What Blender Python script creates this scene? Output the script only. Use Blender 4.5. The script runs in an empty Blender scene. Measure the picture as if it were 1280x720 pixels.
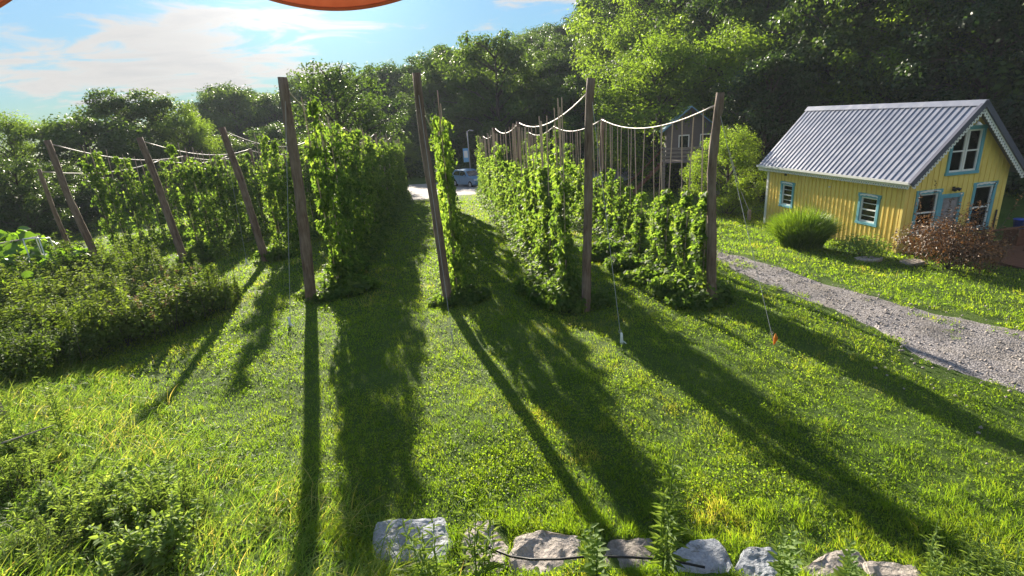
import bpy, math, random
import numpy as np
from mathutils import Vector, Matrix
random.seed(7)
RNG = np.random.default_rng(11)
R = math.radians
SC = bpy.context.scene
COL = SC.collection

# ------------------------------------------------------------------ camera
FPX, PITCH, ROLL, CAMH = 660.0, R(18.0), R(3.75), 4.6
def ray(u, v):
    x = (u - 640) / FPX; y = (360 - v) / FPX
    c, s = math.cos(ROLL), math.sin(ROLL)
    xr = x * c + y * s; yr = -x * s + y * c
    return Vector((xr, math.cos(PITCH) + yr * math.sin(PITCH), -math.sin(PITCH) + yr * math.cos(PITCH)))
cam_d = bpy.data.cameras.new('camera'); cam = bpy.data.objects.new('camera', cam_d); COL.objects.link(cam)
cam_d.sensor_width = 36; cam_d.lens = 36 * FPX / 1280; cam_d.clip_start = 0.05; cam_d.clip_end = 3000
cam.matrix_world = Matrix.Translation((0, 0, CAMH)) @ Matrix.Rotation(math.pi / 2 - PITCH, 4, 'X') @ Matrix.Rotation(ROLL * -1, 4, 'Z')
SC.camera = cam

# ------------------------------------------------------------------ terrain
def sp(x, k): return k * np.logaddexp(0, x / k)
AZT = np.array([-180, -75, -55, -40, -25, -12, -4, 5, 15, 25, 40, 60, 80, 180.])
RET = np.array([60, 50, 50, 55, 62, 68, 66, 62, 54, 47, 37, 38, 45, 60.])
SLT = np.array([.02, .04, .05, .05, .08, .14, .22, .32, .48, .55, .55, .5, .4, .02])
HMT = np.array([2, 3, 3, 4, 7, 13, 19, 26, 34, 40, 44, 44, 40, 2.])
BA, BB = np.array([-7.9, 9.6]), np.array([-1.6, 4.9])
def bankdist(x, y):
    d = BB - BA; n = np.array([d[1], -d[0]]) / np.hypot(*d)
    return (x - BA[0]) * n[0] + (y - BA[1]) * n[1]
if bankdist(0, 0) < 0:
    _b = bankdist
    bankdist = lambda x, y: -_b(x, y)
def Zarr(x, y):
    x = np.asarray(x, float); y = np.asarray(y, float)
    z = -.047 * sp(y - 14, 2.)
    z = z - .10 * (sp(x - 6, 1.) - sp(x - 15, 1.5))
    s = bankdist(x, y)
    z = z + 1.25 * np.tanh(.34 * sp(s, .25) / 1.25) * (1 / (1 + np.exp((x + 1.0) * 2.2)))
    z = z + .22 * sp(4.35 - y, .15) * (y > -20)
    near = np.exp(-(np.hypot(x, y) / 60) ** 2)
    z = z + near * (.028 * np.sin(2.3 * x + 1.1 * y + 1) * np.sin(1.9 * y - .7 * x) + .03 * np.sin(.9 * x + 2.6) * np.sin(1.15 * y + .4 * x)
                    + .014 * np.sin(4.7 * x - 2.1 * y) * np.sin(3.9 * y + 1.3 * x))
    az = np.degrees(np.arctan2(x, y)); r = np.hypot(x, y)
    re = np.interp(az, AZT, RET); sl = np.interp(az, AZT, SLT); hm = np.interp(az, AZT, HMT)
    d = sp(r - re, 3.)
    z = z + hm * (1 - np.exp(-sl * d / hm)) * (1 + .08 * np.sin(x * .05) * np.sin(y * .06 + 1))
    # far country stays near the valley's own level
    z = np.maximum(z, -6 + 0 * z)
    return z
def Z(x, y): return float(Zarr(x, y))
def G(u, v, z0=None):
    """where the sight line of a measured point meets the ground"""
    d = ray(u, v); o = Vector((0, 0, CAMH))
    t = 1.0; prev = t
    while t < 400:
        p = o + d * t
        if p.z < Z(p.x, p.y): break
        prev = t; t *= 1.03
    a, b = prev, t
    for _ in range(30):
        m = (a + b) / 2; p = o + d * m
        if p.z < Z(p.x, p.y): b = m
        else: a = m
    return o + d * b
def atd(u, v, Y):
    d = ray(u, v); return Vector((0, 0, CAMH)) + d * (Y / d.y)

# ------------------------------------------------------------------ object helpers
def setp(o, label=None, cat=None, group=None, kind=None):
    if label: o['label'] = label
    if cat: o['category'] = cat
    if group: o['group'] = group
    if kind: o['kind'] = kind
    return o
def thing(name, label, cat, loc=(0, 0, 0), rotz=0, group=None):
    o = bpy.data.objects.new(name, None); COL.objects.link(o)
    o.location = loc; o.rotation_euler = (0, 0, rotz); o.empty_display_size = .2
    return setp(o, label, cat, group)
def dup(root, loc, rotz=0, scale=1, label=None, group=None):
    r = root.copy(); COL.objects.link(r); r.location = loc; r.rotation_euler = (0, 0, rotz)
    r.scale = (scale,) * 3 if isinstance(scale, (int, float)) else scale
    if label: r['label'] = label
    if group: r['group'] = group
    for ch in list(root.children):
        c = ch.copy(); COL.objects.link(c); c.parent = r
        for g in list(ch.children):
            d = g.copy(); COL.objects.link(d); d.parent = c
    return r
def link(name, me, parent=None):
    o = bpy.data.objects.new(name, me); COL.objects.link(o)
    if parent: o.parent = parent
    return o
class MB:
    def __init__(s): s.v = []; s.f = []
    def add(s, vs, fs):
        b = len(s.v); s.v += [tuple(p) for p in vs]; s.f += [tuple(i + b for i in f) for f in fs]; return s
    def box(s, x0, x1, y0, y1, z0, z1, M=None):
        vs = [Vector(p) for p in ((x0,y0,z0),(x1,y0,z0),(x1,y1,z0),(x0,y1,z0),(x0,y0,z1),(x1,y0,z1),(x1,y1,z1),(x0,y1,z1))]
        if M: vs = [M @ p for p in vs]
        return s.add(vs, [(0,3,2,1),(4,5,6,7),(0,1,5,4),(1,2,6,5),(2,3,7,6),(3,0,4,7)])
    def tube(s, pts, rad, n=8, cap=True, jit=0, rnd=None):
        pts = [Vector(p) for p in pts]
        if isinstance(rad, (int, float)): rad = [rad] * len(pts)
        vs = []; fs = []
        up = None
        for i, p in enumerate(pts):
            t = (pts[min(i + 1, len(pts) - 1)] - pts[max(i - 1, 0)])
            t = t.normalized() if t.length > 1e-9 else Vector((0, 0, 1))
            if up is None: up = Vector((1, 0, 0)) if abs(t.x) < .9 else Vector((0, 1, 0))
            a = (up - t * up.dot(t)).normalized(); up = a; b = t.cross(a)
            for k in range(n):
                th = 2 * math.pi * k / n
                rr = rad[i] * (1 + (rnd.uniform(-jit, jit) if rnd else 0))
                vs.append(p + a * math.cos(th) * rr + b * math.sin(th) * rr)
        for i in range(len(pts) - 1):
            for k in range(n):
                k2 = (k + 1) % n
                fs.append((i*n+k, i*n+k2, (i+1)*n+k2, (i+1)*n+k))
        if cap:
            fs.append(tuple(range(n - 1, -1, -1))); fs.append(tuple((len(pts)-1)*n + k for k in range(n)))
        return s.add(vs, fs)
    def prism(s, poly, y0, y1, axis='y', M=None):
        """poly of (a,b); extruded along axis"""
        n = len(poly)
        def mk(a, b, t): return Vector({'y': (a, t, b), 'x': (t, a, b), 'z': (a, b, t)}[axis])
        vs = [mk(a, b, y0) for a, b in poly] + [mk(a, b, y1) for a, b in poly]
        if M: vs = [M @ p for p in vs]
        fs = [tuple(range(n)), tuple(range(2*n-1, n-1, -1))] + [(i, (i+1) % n + 0 if False else i + n, (i+1) % n + n, (i+1) % n) for i in range(n)]
        return s.add(vs, fs)
    def lathe(s, prof, n=16, c=(0, 0, 0)):
        vs = []; fs = []
        for r, z in prof:
            for k in range(n):
                th = 2*math.pi*k/n; vs.append((c[0]+r*math.cos(th), c[1]+r*math.sin(th), c[2]+z))
        for i in range(len(prof)-1):
            for k in range(n):
                k2 = (k+1) % n; fs.append((i*n+k, i*n+k2, (i+1)*n+k2, (i+1)*n+k))
        return s.add(vs, fs)
    def build(s, name, mat, parent=None, smooth=False, bevel=0, fixn=True):
        me = bpy.data.meshes.new(name); me.from_pydata(s.v, [], s.f); me.update()
        if fixn:
            import bmesh
            bm = bmesh.new(); bm.from_mesh(me); bmesh.ops.recalc_face_normals(bm, faces=bm.faces); bm.to_mesh(me); bm.free()
        me.materials.append(mat)
        if smooth: me.polygons.foreach_set('use_smooth', [True] * len(me.polygons))
        o = link(name, me, parent)
        if bevel:
            m = o.modifiers.new('bevel', 'BEVEL'); m.width = bevel; m.segments = 2; m.limit_method = 'ANGLE'
        return o
def npmesh(name, V, loops, sizes, mat, tint=None, smooth=False):
    me = bpy.data.meshes.new(name)
    V = np.ascontiguousarray(V, np.float32); loops = np.ascontiguousarray(loops, np.int32); sizes = np.asarray(sizes, np.int32)
    me.vertices.add(len(V)); me.vertices.foreach_set('co', V.ravel())
    me.loops.add(len(loops)); me.loops.foreach_set('vertex_index', loops)
    me.polygons.add(len(sizes))
    st = np.zeros(len(sizes), np.int32); st[1:] = np.cumsum(sizes)[:-1]
    me.polygons.foreach_set('loop_start', st)
    try: me.polygons.foreach_set('loop_total', sizes)
    except Exception: pass
    if tint is not None:
        a = me.attributes.new('tint', 'FLOAT', 'POINT'); a.data.foreach_set('value', np.ascontiguousarray(tint, np.float32))
    me.update(calc_edges=True)
    if smooth: me.polygons.foreach_set('use_smooth', np.ones(len(sizes), bool))
    if mat: me.materials.append(mat)
    return me
# leaf templates: verts in (across, along, lift), faces
T_QUAD = (np.array([(0,0,0),(.34,.5,.07),(0,1,-.05),(-.34,.5,.07)]), [(0,1,2,3)])
T_LEAF = (np.array([(0,0,0),(.22,.3,.06),(.17,.68,.05),(0,1,-.08),(-.17,.68,.05),(-.22,.3,.06)]), [(0,1,2,3),(0,3,4,5)])
T_LANCE = (np.array([(0,0,0),(.085,.3,.05),(.06,.68,.02),(0,1,-.16),(-.06,.68,.02),(-.085,.3,.05)]), [(0,1,2,3),(0,3,4,5)])
T_LOBE = (np.array([(0,.0,0),(.48,.12,.02),(.36,.52,.08),(.17,.48,.03),(0,1,-.10),(-.17,.48,.03),(-.36,.52,.08),(-.48,.12,.02)]), [(0,1,2,3),(0,3,4),(0,4,5),(0,5,6,7)])
T_BROAD = (np.array([(0,0,.0),(.4,-.08,.05),(.56,.3,.1),(.42,.75,.06),(0,1,-.08),(-.42,.75,.06),(-.56,.3,.1),(-.4,-.08,.05),(0,.45,-.02)]), [(0,1,2,8),(8,2,3,4),(8,4,5,6),(0,8,6,7)])
def unit(a): return a / np.maximum(np.linalg.norm(a, axis=-1, keepdims=True), 1e-9)
def leaves(name, P, N, D, S, tmpl, mat, rng, tint=None):
    """P positions, N leaf normals, D growth directions, S sizes"""
    TV, TF = tmpl; n = len(P)
    N = unit(N); D = unit(D - N * (D * N).sum(1, keepdims=True)); A = np.cross(D, N)
    V = (P[:, None, :] + S[:, None, None] * (A[:, None, :] * TV[None, :, 0:1] + D[:, None, :] * TV[None, :, 1:2] + N[:, None, :] * TV[None, :, 2:3])).reshape(-1, 3)
    base = (np.arange(n) * len(TV))[:, None]
    fl = np.concatenate([np.array(f) for f in TF])[None, :] + base
    sizes = np.tile([len(f) for f in TF], n)
    if tint is None: tint = rng.random(n)
    return npmesh(name, V, fl.ravel(), sizes, mat, np.repeat(tint, len(TV)))
def rdir(rng, n):
    return unit(rng.normal(size=(n, 3)))

# ------------------------------------------------------------------ materials
def newmat(name):
    m = bpy.data.materials.new(name); m.use_nodes = True; nt = m.node_tree
    for n in list(nt.nodes):
        if n.type != 'OUTPUT_MATERIAL': nt.nodes.remove(n)
    return m, nt, [n for n in nt.nodes if n.type == 'OUTPUT_MATERIAL'][0]
def ramp(nt, stops, fac):
    r = nt.nodes.new('ShaderNodeValToRGB'); e = r.color_ramp.elements
    while len(e) < len(stops): e.new(.5)
    for el, (p, c) in zip(e, stops): el.position = p; el.color = (*c, 1)
    nt.links.new(fac, r.inputs[0]); return r.outputs[0]
def noise(nt, scale, detail=4, rough=.55, vec=None, dist=0):
    n = nt.nodes.new('ShaderNodeTexNoise'); n.inputs['Scale'].default_value = scale; n.inputs['Detail'].default_value = detail
    n.inputs['Roughness'].default_value = rough; n.inputs['Distortion'].default_value = dist
    if vec is not None: nt.links.new(vec, n.inputs['Vector'])
    return n.outputs[0]
def objco(nt, scale=(1, 1, 1), rot=(0, 0, 0)):
    t = nt.nodes.new('ShaderNodeTexCoord'); m = nt.nodes.new('ShaderNodeMapping')
    m.inputs['Scale'].default_value = scale; m.inputs['Rotation'].default_value = rot
    nt.links.new(t.outputs['Object'], m.inputs[0]); return m.outputs[0]
def mixc(nt, fac, a, b, mode='MIX'):
    n = nt.nodes.new('ShaderNodeMix'); n.data_type = 'RGBA'; n.blend_type = mode
    for s, val in ((0, fac), (6, a), (7, b)):
        if isinstance(val, (int, float)): n.inputs[s].default_value = val
        elif isinstance(val, tuple): n.inputs[s].default_value = (*val, 1)
        else: nt.links.new(val, n.inputs[s])
    return n.outputs[2]
def math_(nt, op, a, b=None, c=None):
    n = nt.nodes.new('ShaderNodeMath'); n.operation = op
    for i, val in enumerate((a, b, c)):
        if val is None: continue
        if isinstance(val, (int, float)): n.inputs[i].default_value = val
        else: nt.links.new(val, n.inputs[i])
    return n.outputs[0]
def principled(nt, out, col, rough=.6, metal=0, spec=.3, bump=None, bstr=.3, bdist=.02):
    b = nt.nodes.new('ShaderNodeBsdfPrincipled')
    if isinstance(col, tuple): b.inputs['Base Color'].default_value = (*col, 1)
    else: nt.links.new(col, b.inputs['Base Color'])
    if isinstance(rough, (int, float)): b.inputs['Roughness'].default_value = rough
    else: nt.links.new(rough, b.inputs['Roughness'])
    b.inputs['Metallic'].default_value = metal; b.inputs['Specular IOR Level'].default_value = spec
    if bump is not None:
        bn = nt.nodes.new('ShaderNodeBump'); bn.inputs['Strength'].default_value = bstr; bn.inputs['Distance'].default_value = bdist
        nt.links.new(bump, bn.inputs['Height']); nt.links.new(bn.outputs[0], b.inputs['Normal'])
    if out is not None: nt.links.new(b.outputs[0], out.inputs[0])
    return b
def leafmat(name, stops, trans=.45, tcol=1.35, rough=.5, spec=.35, objvar=.35, ty=(1.25, 1.15, .45)):
    m, nt, out = newmat(name)
    at = nt.nodes.new('ShaderNodeAttribute'); at.attribute_name = 'tint'
    oi = nt.nodes.new('ShaderNodeObjectInfo')
    k = math_(nt, 'ADD', math_(nt, 'MULTIPLY', at.outputs['Fac'], 1 - objvar), math_(nt, 'MULTIPLY', oi.outputs['Random'], objvar))
    c = ramp(nt, stops, k)
    p = principled(nt, None, c, rough, 0, spec)
    t = nt.nodes.new('ShaderNodeBsdfTranslucent')
    tc = mixc(nt, 1.0, c, tuple(x * tcol for x in ty), 'MULTIPLY'); nt.links.new(tc, t.inputs[0])
    mx = nt.nodes.new('ShaderNodeMixShader'); mx.inputs[0].default_value = trans
    nt.links.new(p.outputs[0], mx.inputs[1]); nt.links.new(t.outputs[0], mx.inputs[2]); nt.links.new(mx.outputs[0], out.inputs[0])
    return m
M = {}
M['grass'] = leafmat('grass_blades', [(0, (.04, .085, .012)), (.45, (.115, .182, .018)), (.86, (.20, .235, .035)), (1, (.31, .24, .10))], .55, 2.3, .55, .2, 0, (1.2, 1.18, .4))
M['long_grass'] = leafmat('long_grass_blades', [(0, (.04, .10, .016)), (.6, (.10, .175, .03)), (.93, (.20, .25, .075)), (1, (.30, .27, .12))], .55, 2.0, .5, .25, 0)
M['hop'] = leafmat('hop_leaf', [(0, (.036, .076, .018)), (.5, (.07, .125, .028)), (1, (.135, .195, .05))], .56, 2.4, .6, .12, .15)
M['hop_dark'] = leafmat('hop_leaf_dark', [(0, (.028, .058, .016)), (.5, (.05, .092, .024)), (1, (.085, .135, .035))], .4, 1.6, .42, .4, .15)
M['tree'] = leafmat('tree_leaf', [(0, (.026, .058, .015)), (.45, (.055, .10, .022)), (1, (.085, .135, .03))], .40, 2.1, .55, .2, .5)
M['tree_dark'] = leafmat('tree_leaf_dark', [(0, (.018, .042, .014)), (.5, (.038, .075, .02)), (1, (.07, .115, .03))], .4, 1.8, .5, .3, .5)
M['tree_light'] = leafmat('tree_leaf_light', [(0, (.06, .11, .018)), (.5, (.10, .165, .025)), (1, (.16, .23, .04))], .52, 2.2, .55, .2, .3)
M['shrub'] = leafmat('shrub_leaf', [(0, (.045, .085, .018)), (.5, (.08, .13, .025)), (1, (.14, .19, .045))], .42, 2.1, .65, .1, .4)
M['weed'] = leafmat('weed_leaf', [(0, (.08, .14, .04)), (.6, (.15, .23, .065)), (1, (.22, .30, .11))], .45, 1.8, .62, .12, .2)
M['broad'] = leafmat('broad_leaf', [(0, (.05, .11, .015)), (.6, (.09, .18, .02)), (1, (.14, .24, .03))], .5, 1.9, .4, .4, .2)
M['brown_leaf'] = leafmat('bronze_leaf', [(0, (.05, .03, .02)), (.5, (.11, .065, .035)), (1, (.22, .13, .06))], .3, 1.2, .5, .3, .1, (1.2, .9, .5))
M['reed'] = leafmat('ornamental_grass_blade', [(0, (.05, .10, .012)), (.6, (.10, .18, .02)), (1, (.17, .25, .04))], .45, 1.7, .4, .35, 0)
M['flower'] = leafmat('dry_flower', [(0, (.22, .13, .08)), (1, (.42, .30, .18))], .35, 1.2, .6, .2, 0, (1.1, 1, .8))

def mat_ground():
    m, nt, out = newmat('ground_soil_and_turf'); co = objco(nt)
    c1 = ramp(nt, [(.3, (.03, .062, .012)), (.5, (.055, .105, .016)), (.7, (.08, .125, .022))], noise(nt, 9, 6, .7, co))
    c2 = ramp(nt, [(.35, (.04, .065, .012)), (.6, (.085, .12, .02)), (.78, (.12, .11, .045))], noise(nt, .55, 5, .6, co))
    c = mixc(nt, .5, c1, c2)
    principled(nt, out, c, .9, 0, .1, noise(nt, 22, 6, .75, co), .7, .05); return m
M['ground'] = mat_ground()
def mat_gravel():
    m, nt, out = newmat('gravel'); co = objco(nt)
    vo = nt.nodes.new('ShaderNodeTexVoronoi'); vo.inputs['Scale'].default_value = 32; nt.links.new(co, vo.inputs['Vector'])
    hs = nt.nodes.new('ShaderNodeSeparateColor'); nt.links.new(vo.outputs['Color'], hs.inputs[0])
    c = ramp(nt, [(0, (.11, .10, .10)), (.5, (.20, .183, .18)), (1, (.34, .315, .305))], hs.outputs[0])
    dirt = ramp(nt, [(.46, (0, 0, 0)), (.66, (1, 1, 1))], noise(nt, 1.3, 6, .65, co))
    c = mixc(nt, math_(nt, 'MULTIPLY', dirt, .55), c, (.15, .13, .10))
    d = math_(nt, 'SUBTRACT', 1.0, vo.outputs['Distance'])
    principled(nt, out, c, .9, 0, .15, d, .7, .02); return m
M['gravel'] = mat_gravel()
def mat_lot():
    m, nt, out = newmat('packed_stone'); co = objco(nt)
    c = ramp(nt, [(.3, (.27, .25, .245)), (.6, (.38, .35, .34)), (.8, (.46, .42, .40))], noise(nt, 2.2, 7, .7, co))
    principled(nt, out, c, .9, 0, .15, noise(nt, 18, 5, .7, co), .6, .03); return m
M['lot'] = mat_lot()
def mat_pole():
    m, nt, out = newmat('weathered_pole_wood'); co = objco(nt, (14, 14, 1.1))
    n1 = noise(nt, 1.6, 7, .7, co, .6); co2 = objco(nt, (2, 2, .9)); n2 = noise(nt, 1.4, 4, .6, co2)
    c = ramp(nt, [(.3, (.065, .042, .03)), (.5, (.15, .10, .072)), (.72, (.29, .21, .155))], n1)
    g = ramp(nt, [(.42, (0, 0, 0)), (.62, (1, 1, 1))], n2)
    c = mixc(nt, math_(nt, 'MULTIPLY', g, .5), c, (.30, .235, .19))
    principled(nt, out, c, .82, 0, .2, n1, .9, .03); return m
M['pole'] = mat_pole()
def wood(name, dark, light, scale=(3, 3, 22)):
    m, nt, out = newmat(name); co = objco(nt, scale); n1 = noise(nt, 1.2, 6, .65, co, .4)
    principled(nt, out, ramp(nt, [(.3, dark), (.7, light)], n1), .75, 0, .25, n1, .4, .01); return m
M['deckwood'] = wood('stained_deck_wood', (.10, .045, .025), (.22, .10, .055), (3, 30, 30))
M['greywood'] = wood('grey_boards', (.17, .14, .12), (.36, .31, .27), (2, 14, 14))
M['bark'] = wood('bark', (.035, .028, .022), (.12, .095, .075), (6, 6, 1.5))
def painted(name, col, rough=.5, var=.12, scale=3., spec=.35, dirt=None):
    m, nt, out = newmat(name); co = objco(nt); n1 = noise(nt, scale, 6, .65, co)
    c = ramp(nt, [(.25, tuple(x * (1 - var) for x in col)), (.75, tuple(min(1, x * (1 + var * .6)) for x in col))], n1)
    if dirt:
        co2 = objco(nt, (3, 3, .35)); d = ramp(nt, [(.5, (0, 0, 0)), (.8, (1, 1, 1))], noise(nt, 2.4, 6, .7, co2))
        c = mixc(nt, math_(nt, 'MULTIPLY', d, .4), c, dirt)
    principled(nt, out, c, rough, 0, spec, noise(nt, 40, 3, .6, co), .12, .004); return m
M['yellow'] = painted('yellow_siding_paint', (.87, .66, .17), .55, .1, 2.2, .3, (.50, .30, .07))
def mat_siding():
    m, nt, out = newmat('yellow_board_siding'); co = objco(nt); s_ = nt.nodes.new('ShaderNodeSeparateXYZ'); nt.links.new(co, s_.inputs[0])
    n1 = noise(nt, 2.2, 6, .65, co); n2 = noise(nt, 1.0, 6, .7, objco(nt, (7, 7, .5)))
    c = ramp(nt, [(.25, (.78, .57, .14)), (.75, (.89, .69, .19))], n1)
    c = mixc(nt, math_(nt, 'MULTIPLY', ramp(nt, [(.5, (0, 0, 0)), (.75, (1, 1, 1))], n2), .35), c, (.62, .45, .15))
    splash = nt.nodes.new('ShaderNodeMapRange'); nt.links.new(math_(nt, 'ADD', s_.outputs[2], math_(nt, 'MULTIPLY', n2, -.9)), splash.inputs[0]); splash.inputs[1].default_value = .25; splash.inputs[2].default_value = -.45
    c = mixc(nt, math_(nt, 'MULTIPLY', splash.outputs[0], .6), c, (.33, .27, .13))
    principled(nt, out, c, .6, 0, .25, noise(nt, 40, 3, .6, co), .15, .004); return m
M['yellow'] = mat_siding()
M['turq'] = painted('turquoise_trim_paint', (.15, .40, .48), .5, .18, 5, .3, (.10, .22, .26))
M['white'] = painted('white_trim_paint', (.80, .79, .75), .5, .08, 5, .3, (.5, .47, .42))
M['black'] = painted('black_metal', (.02, .02, .022), .4, .1)
M['darkgrey'] = painted('dark_vinyl', (.075, .075, .085), .55, .15)
M['greysiding'] = painted('brown_grey_siding', (.16, .135, .125), .7, .15, 6)
M['blueroof'] = painted('blue_metal', (.16, .34, .48), .35, .1, 2)
M['bluesign'] = painted('blue_sign_face', (.18, .42, .68), .4, .06, 8)
M['curtain'] = painted('pale_curtain', (.42, .40, .38), .9, .15, 12)
M['olddoor'] = painted('peeling_grey_door', (.33, .29, .29), .7, .35, 9, .2, (.14, .10, .09))
M['bluebin'] = painted('blue_plastic', (.02, .08, .45), .4, .05)
M['jug'] = painted('white_plastic', (.75, .75, .72), .4, .06)
M['orange_tape'] = leafmat('faded_orange_ribbon', [(0, (.70, .30, .03)), (1, (.85, .45, .08))], .4, 1.0, .5, .3, 0, (1, .8, .4))
M['pvc'] = painted('pale_plastic_sleeve', (.72, .76, .76), .35, .1, 20)
M['red_tape'] = painted('red_ribbon', (.55, .10, .06), .6, .1)
M['twine'] = painted('coir_twine', (.56, .43, .32), .9, .3, 40, .1)
M['rope'] = painted('pale_cable', (.50, .44, .38), .6, .15, 12)
M['wire'] = painted('galvanised_wire', (.36, .36, .35), .45, .1)
M['hose'] = painted('black_rubber', (.015, .015, .016), .45, .1)
M['tyre'] = painted('tyre_rubber', (.02, .02, .021), .8, .1)
M['rim'] = painted('alloy', (.45, .46, .48), .3, .05)
M['carpaint'] = painted('blue_grey_car_paint', (.12, .25, .42), .28, .04, 3, .6)
M['taillight'] = painted('red_lens', (.35, .02, .02), .2, .1)
M['headlamp'] = painted('clear_lens', (.75, .78, .8), .15, .05)
def mat_metalroof():
    m, nt, out = newmat('ribbed_steel_roof'); co = objco(nt)
    c = ramp(nt, [(.3, (.19, .20, .245)), (.7, (.25, .26, .31))], noise(nt, 1.2, 6, .6, co))
    principled(nt, out, c, ramp(nt, [(.3, (.30,)*3), (.7, (.46,)*3)], noise(nt, 3, 4, .6, co)), .25, .5); return m
M['roof'] = mat_metalroof()
M['ridge'] = painted('slate_blue_roof_trim', (.10, .10, .135), .4, .1)
def mat_glass():
    m, nt, out = newmat('window_glass')
    b = nt.nodes.new('ShaderNodeBsdfTransparent'); b.inputs[0].default_value = (.55, .58, .6, 1)
    g = nt.nodes.new('ShaderNodeBsdfGlossy'); g.inputs['Roughness'].default_value = .03
    f = nt.nodes.new('ShaderNodeFresnel'); f.inputs[0].default_value = 1.5
    mx = nt.nodes.new('ShaderNodeMixShader'); nt.links.new(f.outputs[0], mx.inputs[0]); nt.links.new(b.outputs[0], mx.inputs[1]); nt.links.new(g.outputs[0], mx.inputs[2])
    nt.links.new(mx.outputs[0], out.inputs[0]); return m
M['glass'] = mat_glass()
def mat_darkglass():
    m, nt, out = newmat('tinted_glass'); principled(nt, out, (.015, .018, .022), .08, 0, .6); return m
M['dglass'] = mat_darkglass()
def mat_rock(name, a, b, c3):
    m, nt, out = newmat(name); co = objco(nt)
    n1 = noise(nt, 3.2, 8, .7, co, .3); n2 = noise(nt, 26, 5, .7, co)
    c = ramp(nt, [(.28, a), (.52, b), (.78, c3)], n1)
    c = mixc(nt, .45, c, ramp(nt, [(.35, tuple(x * .55 for x in b)), (.65, c3)], n2))
    c = mixc(nt, ramp(nt, [(.56, (0, 0, 0)), (.66, (.75, .75, .75))], noise(nt, 5.5, 6, .75, co, .8)), c, (.11, .105, .075))
    principled(nt, out, c, .85, 0, .25, math_(nt, 'ADD', n1, math_(nt, 'MULTIPLY', n2, .35)), .8, .06); return m
M['rock_grey'] = mat_rock('blue_grey_limestone', (.20, .21, .23), (.34, .36, .39), (.50, .52, .55))
M['rock_tan'] = mat_rock('tan_sandstone', (.21, .17, .14), (.37, .32, .28), (.55, .49, .44))
M['rock_dark'] = mat_rock('shaded_sandstone', (.12, .10, .085), (.23, .20, .175), (.36, .32, .29))  # tan stone darkened, the shadow over it put into the colour
def mat_fabric():
    m, nt, out = newmat('red_awning_fabric'); co = objco(nt)
    c = ramp(nt, [(.3, (.50, .24, .17)), (.7, (.56, .28, .20))], noise(nt, 30, 3, .6, co))
    p = principled(nt, None, c, .8, 0, .15); t = nt.nodes.new('ShaderNodeBsdfTranslucent'); nt.links.new(mixc(nt, 1., c, (1.0, .95, .9), 'MULTIPLY'), t.inputs[0])
    mx = nt.nodes.new('ShaderNodeMixShader'); mx.inputs[0].default_value = .6
    nt.links.new(p.outputs[0], mx.inputs[1]); nt.links.new(t.outputs[0], mx.inputs[2]); nt.links.new(mx.outputs[0], out.inputs[0]); return m
M['fabric'] = mat_fabric()
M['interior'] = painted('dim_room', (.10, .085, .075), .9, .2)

# ------------------------------------------------------------------ ground
def grid_axis(f0, f1, fs, lo, hi):
    a = list(np.arange(f0, f1 + 1e-6, fs)); s = fs; x = f1
    while x < hi: s *= 1.12; x += s; a.append(x)
    s = fs; x = f0
    while x > lo: s *= 1.12; x -= s; a.insert(0, x)
    return np.array(a)
gx = grid_axis(-24, 26, .25, -900, 900); gy = grid_axis(1, 50, .25, -150, 1500)
GX, GY = np.meshgrid(gx, gy); GZ = Zarr(GX, GY)
V = np.stack([GX, GY, GZ], -1).reshape(-1, 3); nx, ny = len(gx), len(gy)
ii = (np.arange(ny - 1)[:, None] * nx + np.arange(nx - 1)[None, :]).ravel()
lp = np.stack([ii, ii + 1, ii + 1 + nx, ii + nx], -1)
setp(link('ground', npmesh('ground', V, lp.ravel(), np.full(len(lp), 4), M['ground'], smooth=True)), 'mown turf ground sloping past the hop rows to the woods', 'ground', None, 'structure')
def resample(pts, n, jit=0):
    pts = np.array(pts, float); s = np.r_[0, np.cumsum(np.hypot(*np.diff(pts, axis=0).T))]
    t = np.linspace(0, s[-1], n); x = np.interp(t, s, pts[:, 0]); y = np.interp(t, s, pts[:, 1])
    if jit:
        k = np.cumsum(RNG.normal(size=n)) ; k = k - np.convolve(np.pad(k, 12, 'edge'), np.ones(25) / 25, 'valid'); x = x + jit * k * .12; y = y + jit * k[::-1] * .3
    return np.stack([x, y], -1)
def strip(name, e1, e2, n, m, mat, lift, jit=0):
    a = resample(e1, n, jit); b = resample(e2, n, jit)
    t = np.linspace(0, 1, m)[None, :, None]
    XY = a[:, None, :] * (1 - t) + b[:, None, :] * t
    prof_ = np.minimum(1, np.minimum(t, 1 - t) / .12)[..., 0]
    Vv = np.concatenate([XY, (Zarr(XY[..., 0], XY[..., 1]) + lift * (prof_ * 2.2 - 1.2))[..., None]], -1).reshape(-1, 3)
    q = (np.arange(n - 1)[:, None] * m + np.arange(m - 1)[None, :]).ravel()
    lp = np.stack([q, q + 1, q + 1 + m, q + m], -1)
    me = npmesh(name, Vv, lp.ravel(), np.full(len(lp), 4), mat, smooth=True)
    # face up
    o = link(name, me)
    if me.polygons[0].normal.z < 0: me.flip_normals()
    return o, np.concatenate([a, b[::-1]])
gp_far = [tuple(G(u, v).xy) for u, v in ((894, 313), (925, 319), (985, 336), (1060, 361), (1130, 380), (1210, 396), (1290, 412), (1420, 440))]
gp_near = [tuple(G(u, v).xy) for u, v in ((888, 322), (915, 338), (965, 362), (1040, 388), (1095, 415), (1150, 455), (1215, 478), (1300, 505), (1420, 560))]
go, GPOLY = strip('gravel_path', gp_far, gp_near, 160, 26, M['gravel'], .026, .11)
setp(go, 'grey gravel path curving from the hop rows past the yellow house', 'path', None, 'structure')
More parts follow.
